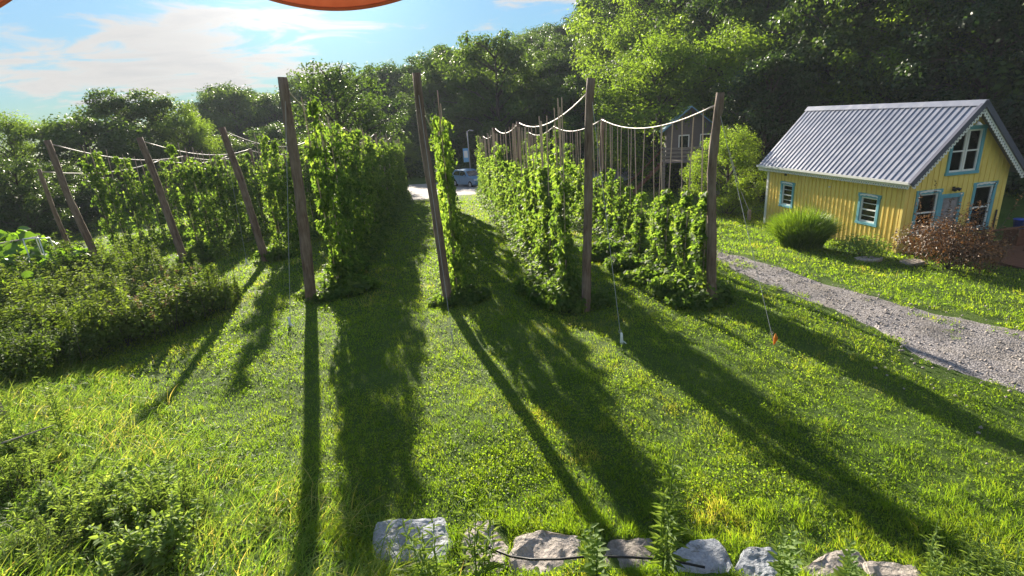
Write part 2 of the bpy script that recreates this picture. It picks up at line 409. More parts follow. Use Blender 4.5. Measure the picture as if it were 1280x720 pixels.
lot_a = [(-34, 60), (-18, 62.5), (-4, 63), (6, 61), (16, 56)]; lot_b = [(-30, 46), (-16, 43), (-8, 42), (2, 45.5), (8, 47)]
lo, LPOLY = strip('parking_lot', lot_a, lot_b, 60, 20, M['lot'], .03, .1)
setp(lo, 'pale stone parking area at the far end of the rows', 'parking', None, 'structure')
def inpoly(x, y, poly):
    c = np.zeros(len(x), bool); n = len(poly)
    for i in range(n):
        x1, y1 = poly[i]; x2, y2 = poly[(i + 1) % n]
        k = ((y1 > y) != (y2 > y))
        with np.errstate(divide='ignore', invalid='ignore'):
            c ^= k & (x < (x2 - x1) * (y - y1) / (y2 - y1 + 1e-12) + x1)
    return c

# ------------------------------------------------------------------ sky, sun, air
SUN_AZ, SUN_EL = -17.6, 18.4
w = bpy.data.worlds.new('World'); SC.world = w; w.use_nodes = True; nt = w.node_tree
bg = nt.nodes['Background']; sky = nt.nodes.new('ShaderNodeTexSky'); sky.sky_type = 'NISHITA'; sky.sun_disc = False
sky.sun_elevation = R(SUN_EL); sky.sun_rotation = R(SUN_AZ); sky.air_density = 1.0; sky.dust_density = .25; sky.ozone_density = 1.5; sky.altitude = 300
tc = nt.nodes.new('ShaderNodeTexCoord'); sx = nt.nodes.new('ShaderNodeSeparateXYZ'); nt.links.new(tc.outputs['Generated'], sx.inputs[0])
zz = math_(nt, 'ADD', math_(nt, 'MAXIMUM', sx.outputs[2], 0.), .075)
cx = nt.nodes.new('ShaderNodeCombineXYZ')
nt.links.new(math_(nt, 'DIVIDE', sx.outputs[0], zz), cx.inputs[0]); nt.links.new(math_(nt, 'DIVIDE', sx.outputs[1], zz), cx.inputs[1])
mp = nt.nodes.new('ShaderNodeMapping'); mp.inputs['Location'].default_value = (3.1, 1.4, 0); mp.inputs['Rotation'].default_value = (0, 0, R(18)); mp.inputs['Scale'].default_value = (.34, .42, 1)
nt.links.new(cx.outputs[0], mp.inputs[0])
big = noise(nt, 1.0, 2, .5, mp.outputs[0], .3); fine = noise(nt, 3.6, 10, .64, mp.outputs[0], .7)
dens = math_(nt, 'ADD', math_(nt, 'MULTIPLY', big, .52), math_(nt, 'MULTIPLY', fine, .54))
cl = nt.nodes.new('ShaderNodeMapRange'); cl.interpolation_type = 'SMOOTHSTEP'; cl.inputs[1].default_value = .505; cl.inputs[2].default_value = .59; nt.links.new(dens, cl.inputs[0])
lowfade = nt.nodes.new('ShaderNodeMapRange'); lowfade.inputs[1].default_value = .0; lowfade.inputs[2].default_value = .06; nt.links.new(sx.outputs[2], lowfade.inputs[0])
sd = (math.sin(R(SUN_AZ)) * math.cos(R(SUN_EL)), math.cos(R(SUN_AZ)) * math.cos(R(SUN_EL)), math.sin(R(SUN_EL)))
dt = nt.nodes.new('ShaderNodeVectorMath'); dt.operation = 'DOT_PRODUCT'; nt.links.new(tc.outputs['Generated'], dt.inputs[0]); dt.inputs[1].default_value = sd
lit = math_(nt, 'ADD', 1.0, math_(nt, 'MULTIPLY', math_(nt, 'POWER', math_(nt, 'MAXIMUM', dt.outputs['Value'], 0.), 60.), 1.1))
shade = ramp(nt, [(.50, (3.9, 3.7, 3.45)), (.70, (2.9, 2.85, 2.85))], dens)
cc = nt.nodes.new('ShaderNodeVectorMath'); cc.operation = 'SCALE'; nt.links.new(shade, cc.inputs[0]); cc.inputs['Scale'].default_value = 1.08
lum = nt.nodes.new('ShaderNodeRGBToBW'); nt.links.new(sky.outputs[0], lum.inputs[0])
soft = nt.nodes.new('ShaderNodeVectorMath'); soft.operation = 'SCALE'; nt.links.new(sky.outputs[0], soft.inputs[0])
nt.links.new(math_(nt, 'DIVIDE', 1.8, math_(nt, 'ADD', 1.0, math_(nt, 'MULTIPLY', lum.outputs[0], .33))), soft.inputs['Scale'])
sm = mixc(nt, math_(nt, 'MULTIPLY', math_(nt, 'MULTIPLY', cl.outputs[0], lowfade.outputs[0]), .95), mixc(nt, 1.0, soft.outputs[0], (.50, .80, 1.0), 'MULTIPLY'), cc.outputs[0])
fin = nt.nodes.new('ShaderNodeVectorMath'); fin.operation = 'SCALE'; nt.links.new(sm, fin.inputs[0]); nt.links.new(lit, fin.inputs['Scale'])
nt.links.new(fin.outputs[0], bg.inputs[0]); bg.inputs[1].default_value = .05
sl = bpy.data.lights.new('sun', 'SUN'); sl.energy = 5.0; sl.angle = R(.55); sl.color = (1, .90, .74)
so = bpy.data.objects.new('sun', sl); COL.objects.link(so)
so.rotation_euler = Vector(sd).to_track_quat('Z', 'Y').to_euler()
SC.view_settings.view_transform = 'Standard'; SC.view_settings.look = 'None'; SC.view_settings.gamma = 1; SC.view_settings.exposure = 1.95
try: SC.view_settings.use_curve_mapping = False
except Exception: pass
SC.render.engine = 'CYCLES'
cy = SC.cycles; cy.max_bounces = 8; cy.diffuse_bounces = 3; cy.transmission_bounces = 4; cy.glossy_bounces = 2; cy.transparent_max_bounces = 8; cy.volume_bounces = 0
cy.use_denoising = True; cy.sample_clamp_indirect = 6
HAZE = .0004
if HAZE:
    hb = MB().box(-230, 230, -25, 240, -9, 66).build('haze', bpy.data.materials.new('air_haze'))
    hm = hb.data.materials[0]; hm.use_nodes = True; t = hm.node_tree
    for n in list(t.nodes):
        if n.type != 'OUTPUT_MATERIAL': t.nodes.remove(n)
    pv = t.nodes.new('ShaderNodeVolumePrincipled'); pv.inputs['Color'].default_value = (.80, .88, 1, 1); pv.inputs['Density'].default_value = HAZE; pv.inputs['Anisotropy'].default_value = .0
    t.links.new(pv.outputs[0], [n for n in t.nodes if n.type == 'OUTPUT_MATERIAL'][0].inputs['Volume'])
    setp(hb, 'thin summer evening haze over the valley', 'haze', None, 'stuff')

# ------------------------------------------------------------------ grass
ROWDIR = Vector((math.sin(R(-6.1)), math.cos(R(-6.1)), 0))
ROCKS = [  # u, v centre, width, depth, height, material, label
 (514, 690, .92, 1.0, .17, 'rock_grey', 'large pale blue-grey stone slab beside the long grass'),
 (608, 686, .56, .84, .14, 'rock_tan', 'narrow tan stone slab behind leafy weeds next to the pale slab'),
 (684, 696, .86, .74, .14, 'rock_tan', 'squarish tan stone slab crossed by the black hose'),
 (784, 699, .62, .60, .12, 'rock_dark', 'dark brown shaded stone behind the tall lance-leaved weed'),
 (873, 708, .78, .66, .16, 'rock_grey', 'wedge-shaped grey stone just past the tall lance-leaved weed'),
 (962, 713, .70, .56, .12, 'rock_grey', 'light grey stone half hidden by small weeds on the edge'),
 (1050, 716, .76, .5, .11, 'rock_tan', 'flat pale stone with a rounded grassy edge'),
 (1122, 724, .55, .45, .1, 'rock_tan', 'small low stone at the end of the stone edging')]
rock_xy = [tuple(G(u, v).xy) for u, v, *_ in ROCKS]
def lawn_mask(x, y):
    m = ~inpoly(x + .9 * (vnoise(x, y, 2.2, 31) - .5), y + .9 * (vnoise(x, y, 2.2, 32) - .5), GPOLY[::3]) | (vnoise(x, y, .9, 12) * .5 + vnoise(x, y, 3, 13) * .5 > .66)
    m &= ~inpoly(x, y, LPOLY[::3])
    for (rx, ry), rk in zip(rock_xy, ROCKS):
        m &= ((x - rx) / (rk[2] * .46)) ** 2 + ((y - ry - .06) / (rk[3] * .40)) ** 2 > 1
    # house footprint
    hx = (x - 13.75) * math.cos(R(10)) + (y - 18.03) * math.sin(R(10)); hy = -(x - 13.75) * math.sin(R(10)) + (y - 18.03) * math.cos(R(10))
    m &= ~((hx > -.02) & (hx < 12) & (hy > -6) & (hy < 7.4) & ((hy > 0) | (hx > 1.5)))
    az = np.degrees(np.arctan2(x, y)); m &= np.hypot(x, y) < np.interp(az, AZT, RET) + 2
    return m
def blades(name, x, y, h, wd, lean, leandir, mat, rng, tint, seg=2, z=None):
    n = len(x); th = rng.random(n) * 2 * np.pi
    z = Zarr(x, y) if z is None else z
    A = np.stack([np.cos(th), np.sin(th), np.zeros(n)], -1)
    L = np.stack([np.cos(leandir), np.sin(leandir), np.zeros(n)], -1)
    B = np.stack([x, y, z - .01], -1); rows = []
    for k in range(seg + 1):
        t = k / seg
        c = B + L * (lean * h * t ** 1.7)[:, None] + np.array([0, 0, 1.])[None] * (h * (t - .42 * lean * t * t))[:, None]
        if k < seg:
            ww = (wd * (1 - t * .55) / 2)[:, None]
            rows += [c - A * ww, c + A * ww]
        else: rows.append(c)
    nv = 2 * seg + 1
    Vv = np.stack(rows, 1).reshape(-1, 3)
    f = []; sz = []
    for k in range(seg - 1): f += [2*k, 2*k+1, 2*k+3, 2*k+2]; sz.append(4)
    f += [2*(seg-1), 2*(seg-1)+1, 2*seg]; sz.append(3)
    lp = (np.array(f)[None] + (np.arange(n) * nv)[:, None]).ravel()
    return npmesh(name, Vv, lp, np.tile(sz, n), mat, np.repeat(tint, nv))
def vnoise(x, y, sc, seed=0):
    x = np.asarray(x) * sc + seed * 17.3; y = np.asarray(y) * sc - seed * 9.1
    xi, yi = np.floor(x).astype(np.int64), np.floor(y).astype(np.int64); fx, fy = x - xi, y - yi
    fx, fy = fx * fx * (3 - 2 * fx), fy * fy * (3 - 2 * fy)
    def hsh(i, j):
        n = (i * 374761393 + j * 668265263 + seed * 974711) & 0x7fffffff; n = ((n ^ (n >> 13)) * 1274126177) & 0x7fffffff
        return ((n ^ (n >> 16)) & 0xffff) / 65535.
    return (hsh(xi, yi) * (1 - fx) + hsh(xi + 1, yi) * fx) * (1 - fy) + (hsh(xi, yi + 1) * (1 - fx) + hsh(xi + 1, yi + 1) * fx) * fy
def patch(x, y):
    """slow natural variation of the sward, 0..1"""
    return .5 + .25 * np.sin(.8 * x + 1.7 * np.sin(.6 * y)) * np.sin(1.1 * y + .9 * np.sin(.7 * x)) + .25 * np.sin(2.9 * x + y) * np.sin(2.3 * y - 1.4 * x + 2)
rng = np.random.default_rng(3)
N = 620000
r = np.exp(rng.uniform(np.log(2.7), np.log(60), N)); a = rng.uniform(R(-52), R(52), N)
x, y = r * np.sin(a), r * np.cos(a)
k = lawn_mask(x, y) & (bankdist(x, y) < .35 + .3 * rng.random(N)); x, y, r = x[k], y[k], r[k]; n = len(x)
pt = np.clip(.45 * patch(x, y) + .55 * vnoise(x, y, 1.7, 4), 0, 1); cl_ = vnoise(x, y, 5.5, 2) * .6 + vnoise(x, y, 12, 3) * .4; sc = np.maximum(1, r / 9.)
k = rng.random(n) < np.clip(.25 + 1.9 * (cl_ - .25), .12, 1); x, y, r, pt, cl_, sc = x[k], y[k], r[k], pt[k], cl_[k], sc[k]; n = len(x)
h = (.03 + .05 * rng.random(n)) * (.5 + .7 * pt + 1.1 * np.clip(cl_ * 2.2 - .6, 0, 1.5)) * np.minimum(sc, 2.2) ** .6 * np.where(y < 5.2, 1.5, .8)
tint = np.clip(.10 + 1.6 * np.clip(vnoise(x, y, .8, 21) * .6 + vnoise(x, y, 2.6, 22) * .4 - .6, 0, .35) + .40 * pt + .28 * vnoise(x, y, .7, 9) + rng.normal(size=n) * .14 + (rng.random(n) < .02) * .3, 0, .95)
me1 = blades('lawn_grass', x, y, h, .0065 * sc, rng.random(n) * .8 + .1, rng.random(n) * 6.283, M['grass'], rng, tint)
setp(link('lawn_grass', me1), 'short mown green grass covering the lawn', 'grass', None, 'stuff')
N = 230000
r = np.exp(rng.uniform(np.log(3.8), np.log(40), N)); a = rng.uniform(R(-52), R(52), N)
x, y = r * np.sin(a), r * np.cos(a); pt = np.clip(vnoise(x, y, 1.4, 6) * 1.3 - .2, 0, 1)
k = lawn_mask(x, y) & (bankdist(x, y) < .3) & (rng.random(N) < .25 + 1.0 * pt); x, y, r, pt = x[k], y[k], r[k], pt[k]; n = len(x)
P = np.stack([x, y, Zarr(x, y) + .015 + .045 * rng.random(n)], -1)
me2 = leaves('clover', P, np.array([0, 0, .75]) + rng.normal(size=(n, 3)) * .6, rdir(rng, n), (.022 + .018 * rng.random(n)) * np.maximum(1, r / 9), T_QUAD, M['grass'], rng, np.clip(.18 + .34 * pt + rng.normal(size=n) * .12, 0, .7))
setp(link('clover', me2), 'clover leaves growing through the lawn', 'clover', None, 'stuff')
# long grass on the bank
N = 60000
x = rng.uniform(-11, .2, N); y = rng.uniform(1.6, 11, N)
bd = bankdist(x, y); k = (bd > -.25 + .5 * rng.random(N)) & (bd < 7) & (x < -1.0 + .5 * rng.random(N)) & (np.abs(np.arctan2(x, y)) < R(58)); x, y, bd = x[k], y[k], bd[k]; n = len(x)
pt = patch(x * 1.4, y * 1.4)
h = (.10 + .30 * rng.random(n)) * (.55 + .8 * pt)
me3 = blades('long_grass', x, y, h, .011 + .006 * rng.random(n), .5 + .75 * rng.random(n), .2 + rng.normal(size=n) * 1.5 + 3.0 * (pt - .5), M['long_grass'], rng, np.clip(.45 + .3 * pt + rng.normal(size=n) * .2, 0, 1), 4)
setp(link('long_grass', me3), 'long unmown grass flopping over the bank', 'grass', None, 'stuff')
# loose stones on and beside the gravel
n = 2600; t = rng.random(n); s = rng.normal(.5, .36, n)
ga, gb = GPOLY[:160], GPOLY[160:][::-1]; idx = (t * 159).astype(int)
xy = ga[idx] * (1 - s)[:, None] + gb[idx] * s[:, None]
P = np.concatenate([xy, (Zarr(xy[:, 0], xy[:, 1]) + .035)[:, None]], 1)
oc = np.array([(1,0,0),(0,1,0),(-1,0,0),(0,-1,0),(0,0,.7),(0,0,-.7)]); of = [(0,1,4),(1,2,4),(2,3,4),(3,0,4),(1,0,5),(2,1,5),(3,2,5),(0,3,5)]
sz = .008 + .034 * rng.random(n) ** 4
Vv = (P[:, None, :] + sz[:, None, None] * (oc[None] * (.7 + .6 * rng.random((n, 6, 1))))).reshape(-1, 3)
lp = (np.array(of).ravel()[None] + (np.arange(n) * 6)[:, None]).ravel()
setp(link('gravel_stones', npmesh('gravel_stones', Vv, lp, np.full(n * 8, 3), M['rock_tan'])), 'loose stones scattered on the gravel path', 'gravel', None, 'stuff')

# ------------------------------------------------------------------ hop yard
def pole_mesh(h, r0, seed, bend=.06, n=12, rings=18):
    rnd = random.Random(seed); b = MB(); pts = []; rad = []
    ph = rnd.uniform(0, 6.28); p2 = rnd.uniform(0, 6.28)
    for i in range(rings + 1):
        t = i / rings; e = math.sin(t * math.pi)
        pts.append((bend * e * math.cos(ph + t * 2.0) + .015 * math.sin(9 * t + p2), bend * e * math.sin(ph + t * 2.4) + .012 * math.sin(11 * t + ph), -.25 + t * (h + .25)))
        rad.append(r0 * (1.08 - .28 * t) * (1 + rnd.uniform(-.05, .05)))
    b.tube(pts, rad, n, True, .07, rnd); return b
def make_pole(base, h, r0, seed, label, group=None, lean=(0, 0), bend=.06):
    o = pole_mesh(h, r0, seed, bend).build('wooden_pole', M['pole'], None, True)
    o.location = base; q = Vector((lean[0], lean[1], 1)).to_track_quat('Z', 'Y'); o.rotation_euler = q.to_euler()
    setp(o, label, 'pole', group); return o
YARD = [  # key, front base, front pole height, lean dx, dy per m, leaf fraction of the string height, length, pole tops along the row, text
 ('D', (4.83, 12.0), 4.86, (-.02, 0), 'short', 33, 4.62, 'crooked grey brown hop pole standing nearest the gravel path', 'row beside the gravel path'),
 ('C', (1.76, 12.19), 5.33, (.045, 0), 'mid', 34, 4.75, 'thick hop pole with a sagging cable, second pole from the gravel path', 'thick row next to the path row'),
 ('B', (-1.71, 13.15), 5.74, (-.03, 0), 'tall', 24, 4.7, 'hop pole leaning over the narrow end-on vine row in the middle', 'narrow end-on middle row'),
 ('A', (-5.81, 14.49), 5.98, (.06, 0), 'tall', 31, 5.0, 'tallest dark hop pole standing against the shaded vine wall', 'shaded row behind the tallest pole'),
 ('L1', (-9.75, 20.6), 5.15, (-.11, 0), 'tall', 24, 4.7, 'leaning hop pole at the edge of the sunlit lawn strip, before the tallest pole', 'row beyond the sunlit strip'),
 ('L2', (-13.3, 21.2), 5.05, (-.1, 0), 'tall', 22, 4.6, 'leaning hop pole with a white plastic sleeve lying at its foot', 'row behind the fallen sleeve'),
 ('L3', (-17.6, 22.2), 5.2, (-.1, 0), 'tall', 20, 4.5, 'thicker of two leaning hop poles beside the dark woods', 'row beside the dark woods'),
 ('L4', (-19.7, 23.6), 4.15, (-.07, 0), 'tall', 0, 4.0, 'thin short leaning hop pole by the dark woods', 'outer row'),
]
# prototypes of the climbing plants
def hop_plant(kind, seed):
    rg = np.random.default_rng(seed); rnd = random.Random(seed)
    H = 4.35
    t = thing('hop_plant', 'hop vine', 'hop plant')
    tops = [(-.26 + rg.normal() * .05, 0, H), (.26 + rg.normal() * .05, 0, H)]
    fr = {'thin': (1.0, .95), 'tall': (1.0, .95), 'mid': (.76, .64), 'short': (.56, .42)}[kind]
    P = []; Nn = []; Dd = []; S = []
    for si, tp in enumerate(tops):
        b = MB(); b.tube([(tp[0] * .15, 0, 0), tp], .014, 5); b.build('twine', M['twine'], t)
        f = min(fr[si] * (rg.uniform(.78, 1.04) if kind in ('tall', 'thin') else rg.uniform(.68, 1.14)), .99)
        nc = int({'thin': 28, 'tall': 35, 'mid': 38, 'short': 30}[kind] * f); m = 15
        uc = np.sort(rg.random(nc)) ** .9 * f
        wr = ({'thin': .08, 'tall': .085, 'mid': .06, 'short': .06}[kind] + {'thin': .18, 'tall': .25, 'mid': .20, 'short': .17}[kind] * np.clip(1 - uc / f, 0, 1) ** 1.5) * rg.uniform(.7, 1.35, nc)      # wide low down, narrow at the tip
        th = rg.random(nc) * 6.283; cr = wr * rg.random(nc) ** .5
        cc_ = np.stack([tp[0] * (.15 + .85 * uc) + cr * np.cos(th), cr * np.sin(th), uc * H], -1)
        q = rdir(rg, nc * m).reshape(nc, m, 3) * rg.random((nc, m, 1)) ** .4 * (.10 + .45 * wr)[:, None, None] * np.array([1, 1, 1.15])
        q = (q + cc_[:, None, :]).reshape(-1, 3); q[:, 2] = np.maximum(q[:, 2], .03); nl = len(q)
        rad_ = np.stack([q[:, 0] - tp[0] * (.15 + .85 * q[:, 2] / H), q[:, 1], 0 * q[:, 0]], -1); rad_ = unit(rad_ + 1e-6)
        P.append(q); Nn.append(rad_ + np.array([0, 0, .5]) + rg.normal(size=(nl, 3)) * .55)
        Dd.append(rad_ * .5 + np.array([0, 0, -.6]) + rg.normal(size=(nl, 3)) * .5)
        S.append(.08 + .085 * rg.random(nl))
    # side arms: sprays that stick out and hang
    for _ in range({'thin': 12, 'tall': 20, 'mid': 13, 'short': 9}[kind]):
        th = rg.random() * 6.283; z = rg.uniform(.1, .93) * H * fr[0]; L = rg.uniform(.18, .42) * (1 if kind != 'short' else .8); m = 26
        s = rg.random(m); c = np.stack([s * L * math.cos(th), s * L * math.sin(th), z - .55 * L * s ** 2], -1) + rg.normal(size=(m, 3)) * .06
        c[:, 2] = np.maximum(c[:, 2], .03); P.append(c); Nn.append(rdir(rg, m) + np.array([0, 0, .6])); Dd.append(np.array([[math.cos(th), math.sin(th), -.7]]) + rg.normal(size=(m, 3)) * .5); S.append(.06 + .08 * rg.random(m))
    # leafy foot
    m = {'thin': 220, 'tall': 460, 'mid': 460, 'short': 360}[kind]; th = rg.random(m) * 6.283; rr = .58 * rg.random(m) ** .6; zz_ = rg.random(m) ** 1.4 * (.95 - rr * .95)
    P.append(np.stack([rr * np.cos(th) , rr * np.sin(th), .02 + np.maximum(zz_, 0)], -1)); Nn.append(np.stack([np.cos(th) * .5, np.sin(th) * .5, np.ones(m)], -1) + rg.normal(size=(m, 3)) * .4); Dd.append(rdir(rg, m)); S.append(.08 + .08 * rg.random(m))
    P = np.concatenate(P); me = leaves('foliage', P, np.concatenate(Nn), np.concatenate(Dd), np.concatenate(S), T_LOBE, M['hop'], rg)
    link('foliage', me, t)
    b = MB()
    for q in range(3):
        tp = tops[q % 2]; ph = rnd.uniform(0, 6.28); f = fr[q % 2] * .98
        pts = [(tp[0] * (.15 + .85 * s * f) + .05 * math.cos(ph + 9 * s * (1 + .2 * q)), .05 * math.sin(ph + 9 * s), s * H * f) for s in [i / 14 for i in range(15)]]
        b.tube(pts, [.012 * (1 - .6 * i / 14) for i in range(15)], 4)
    b.build('bine', M['bark'], t)
    return t
HOPS = {k: [hop_plant(k, s * 17 + 3 + i * 101) for s in range({'tall': 5, 'thin': 5, 'mid': 4, 'short': 4}[k])] for i, k in enumerate(('tall', 'mid', 'short', 'thin'))}
used = set(); rnd = random.Random(5)
def sag_pts(a, b, sag, n=12):
    return [(a[0] + (b[0]-a[0]) * t, a[1] + (b[1]-a[1]) * t, a[2] + (b[2]-a[2]) * t - sag * 4 * t * (1 - t)) for t in [i / n for i in range(n + 1)]]
WIRES = []
for key, (bx, by), ph, lean, kind, length, ctop, plabel, rowtxt in YARD:
    fz = Z(bx, by); big = key in ('A', 'B', 'C', 'D'); prad = {'A': .15, 'B': .118, 'C': .108, 'D': .112, 'L4': .10}.get(key, .14)
    ln = math.sqrt(1 + lean[0] ** 2)
    make_pole((bx, by, fz), ph * ln, prad, hash(key) % 97 if False else ord(key[-1]) * 3 + len(key), plabel, None, lean, .10 if key in 'D' else .06)
    topF = Vector((bx + lean[0] * ph, by + lean[1] * ph, fz + ph - (.22 if big else .1)))
    prev = topF; cab = MB(); d = ROWDIR; s = 0; spans = []
    step = 9.2 if key in 'D' else 10.0
    npole = int(length // step)
    for i in range(1, npole + 1):
        q = Vector((bx, by, 0)) + d * step * i; q.z = Z(q.x, q.y); hh = ctop + rnd.uniform(-.15, .15)
        make_pole((q.x, q.y, q.z), hh, .10, 200 + i * 7 + ord(key[-1]) * 31 + len(key), 'thin inner hop pole among the vines of the ' + rowtxt, 'inner poles of the ' + rowtxt, (rnd.uniform(-.02, .02), 0), .05)
        top = Vector((q.x, q.y, q.z + hh - .04))
        pts = sag_pts(prev, top, .42 if i == 1 else .34); spans.append((prev.copy(), top.copy(), .42 if i == 1 else .34)); cab.tube(pts, .019 if big else .022, 6); prev = top
    if key == 'L4':
        for qx, qy, tz in ((-20.6, 33, 3.4), (-21.6, 43, 3.0)):
            top = Vector((qx, qy, tz)); cab.tube(sag_pts(prev, top, .35), .03, 6); prev = top
            make_pole((qx, qy, Z(qx, qy)), tz - Z(qx, qy) + .03, .09, int(qx * -9), 'thin far hop pole beyond the woods edge corner', 'far thin poles of the outer row')
    co = cab.build('sagging_cable', M['rope'], None, True); setp(co, 'pale sagging cable strung pole to pole over the ' + rowtxt, 'cable')
    # vines
    sp_ = 1.05; m = int(length / sp_)
    for i in range(m):
        s = {'A': .95, 'L1': .9, 'L2': .7, 'L3': .7, 'B': .7}.get(key, .5) + i * sp_ + rnd.uniform(-.12, .12)
        if s > length: break
        k2 = kind
        if key[0] == 'L' or (key == 'A' and rnd.random() < .55) or (key == 'B' and rnd.random() < .85): k2 = 'thin'
        if key == 'C': k2 = 'mid' if s < 14 or rnd.random() < .7 else 'thin'
        if key == 'D': k2 = 'short' if s < 9 else rnd.choice(('short', 'mid', 'thin')) if s < 16 else rnd.choice(('mid', 'thin'))
        q = Vector((bx, by, 0)) + d * s; q.x += rnd.uniform(-.08, .08) + {'A': .66, 'B': .24, 'C': -.28, 'D': -.1}.get(key, .4); q.z = Z(q.x, q.y)
        j = min(int(s // step), len(spans) - 1); a_, b_, sg = spans[j]; tt = min(max((s - j * step) / step, 0), 1)
        cz = a_.z + (b_.z - a_.z) * tt - sg * 4 * tt * (1 - tt)
        sc = (cz - q.z) / 4.35; sy = rnd.uniform(.9, 1.2) * {'A': 1.0, 'B': .78, 'L1': 1.1, 'L2': 1.1}.get(key, 1.0)
        pr = rnd.choice(HOPS[k2]); rz = R(96.1) + rnd.choice((0, math.pi)) + rnd.uniform(-.15, .15)
        lab = 'leafy hop vine climbing its strings in the ' + rowtxt; grp = 'hop vines of the ' + rowtxt
        scl = (sy, sy * rnd.uniform(.9, 1.1), sc)
        if id(pr) not in used:
            used.add(id(pr)); pr.location = q; pr.rotation_euler = (0, 0, rz); pr.scale = scl; pr['label'] = lab; pr['group'] = grp
        else: dup(pr, q, rz, scl, lab, grp)
for kk in HOPS.values():
    for pr in kk:
        if id(pr) not in used:
            for ch in list(pr.children): bpy.data.objects.remove(ch)
            bpy.data.objects.remove(pr)
# leafy skirt plants at the feet of the front poles come with the bushes below
# guy wires and their anchors
ANCH = [('A', 363, 408, 'white', 'white wrapped anchor stake in the sunlit strip before the tallest pole'),
        ('B', 566, 428, 'bare', 'short dark anchor stake in clipped grass before the middle pole'),
        ('C', 777, 430, 'white', 'white sleeved anchor stake with a wire loop in the open lawn'),
        ('D', 968, 432, 'orange', 'anchor stake with a faded orange ribbon near the gravel path'),
        ('L1', 309, 331, 'white', 'pale anchor stake on the bright strip before the leaning poles'),
        ('L2', 228, 326, 'red', 'fallen white sleeve anchor with red ribbon at the foot of a leaning pole')]
for key, u, v, col, lab in ANCH:
    p = G(u, v); row = [y for y in YARD if y[0] == key][0]; bx, by = row[1]; ph = row[2]
    top = Vector((bx + row[3][0] * ph, by, Z(bx, by) + ph - .35))
    t = thing('anchor_stake', lab, 'anchor', p); t.scale = (.72,) * 3
    dirv = (top - p).normalized()
    MB().tube([(0, 0, -.1), dirv * .22, dirv * .36], .014, 6).build('rod', M['wire'], t)
    MB().tube([dirv * .36 + Vector((.05 * math.cos(a), 0, .05 * math.sin(a))) for a in [i * math.pi / 4 for i in range(9)]], .006, 5).build('loop', M['wire'], t)
    if col == 'white':
        MB().lathe([(.045, 0), (.05, .04), (.04, .2), (.03, .34), (.0, .36)], 10).build('sleeve', M['pvc'], t, True)
        MB().tube([(.02, .01, .1), (.09, -.03, .05), (.14, -.05, .02)], [.02, .018, .01], 6).build('ribbon', M['pvc'], t)
    if col == 'orange':
        rb = MB(); 
        for q in range(4): rb.tube([(0, 0, .36), (.02 * q - .03, -.03, .25), (.035 * q - .05, -.05 + .02 * q, .04 + .03 * q)], [.012, .03, .012], 5)
        rb.build('ribbon', M['orange_tape'], t)
    if col == 'red':
        MB().tube([(-.28, .1, .28), (.12, -.06, .08)], .06, 10).build('sleeve', M['pvc'], t, True)
        MB().tube([(-.3, .1, .38), (-.2, .12, .48), (-.12, .1, .3)], [.02, .05, .02], 6).build('ribbon', M['red_tape'], t)
    o = MB().tube([p + dirv * .24, top], .0055, 5).build('guy_wire', M['wire']); setp(o, 'thin guy wire running down to the ' + lab.split(' stake')[0].replace('fallen white sleeve anchor with red ribbon at the foot of a leaning pole', 'fallen white sleeve'), 'wire')

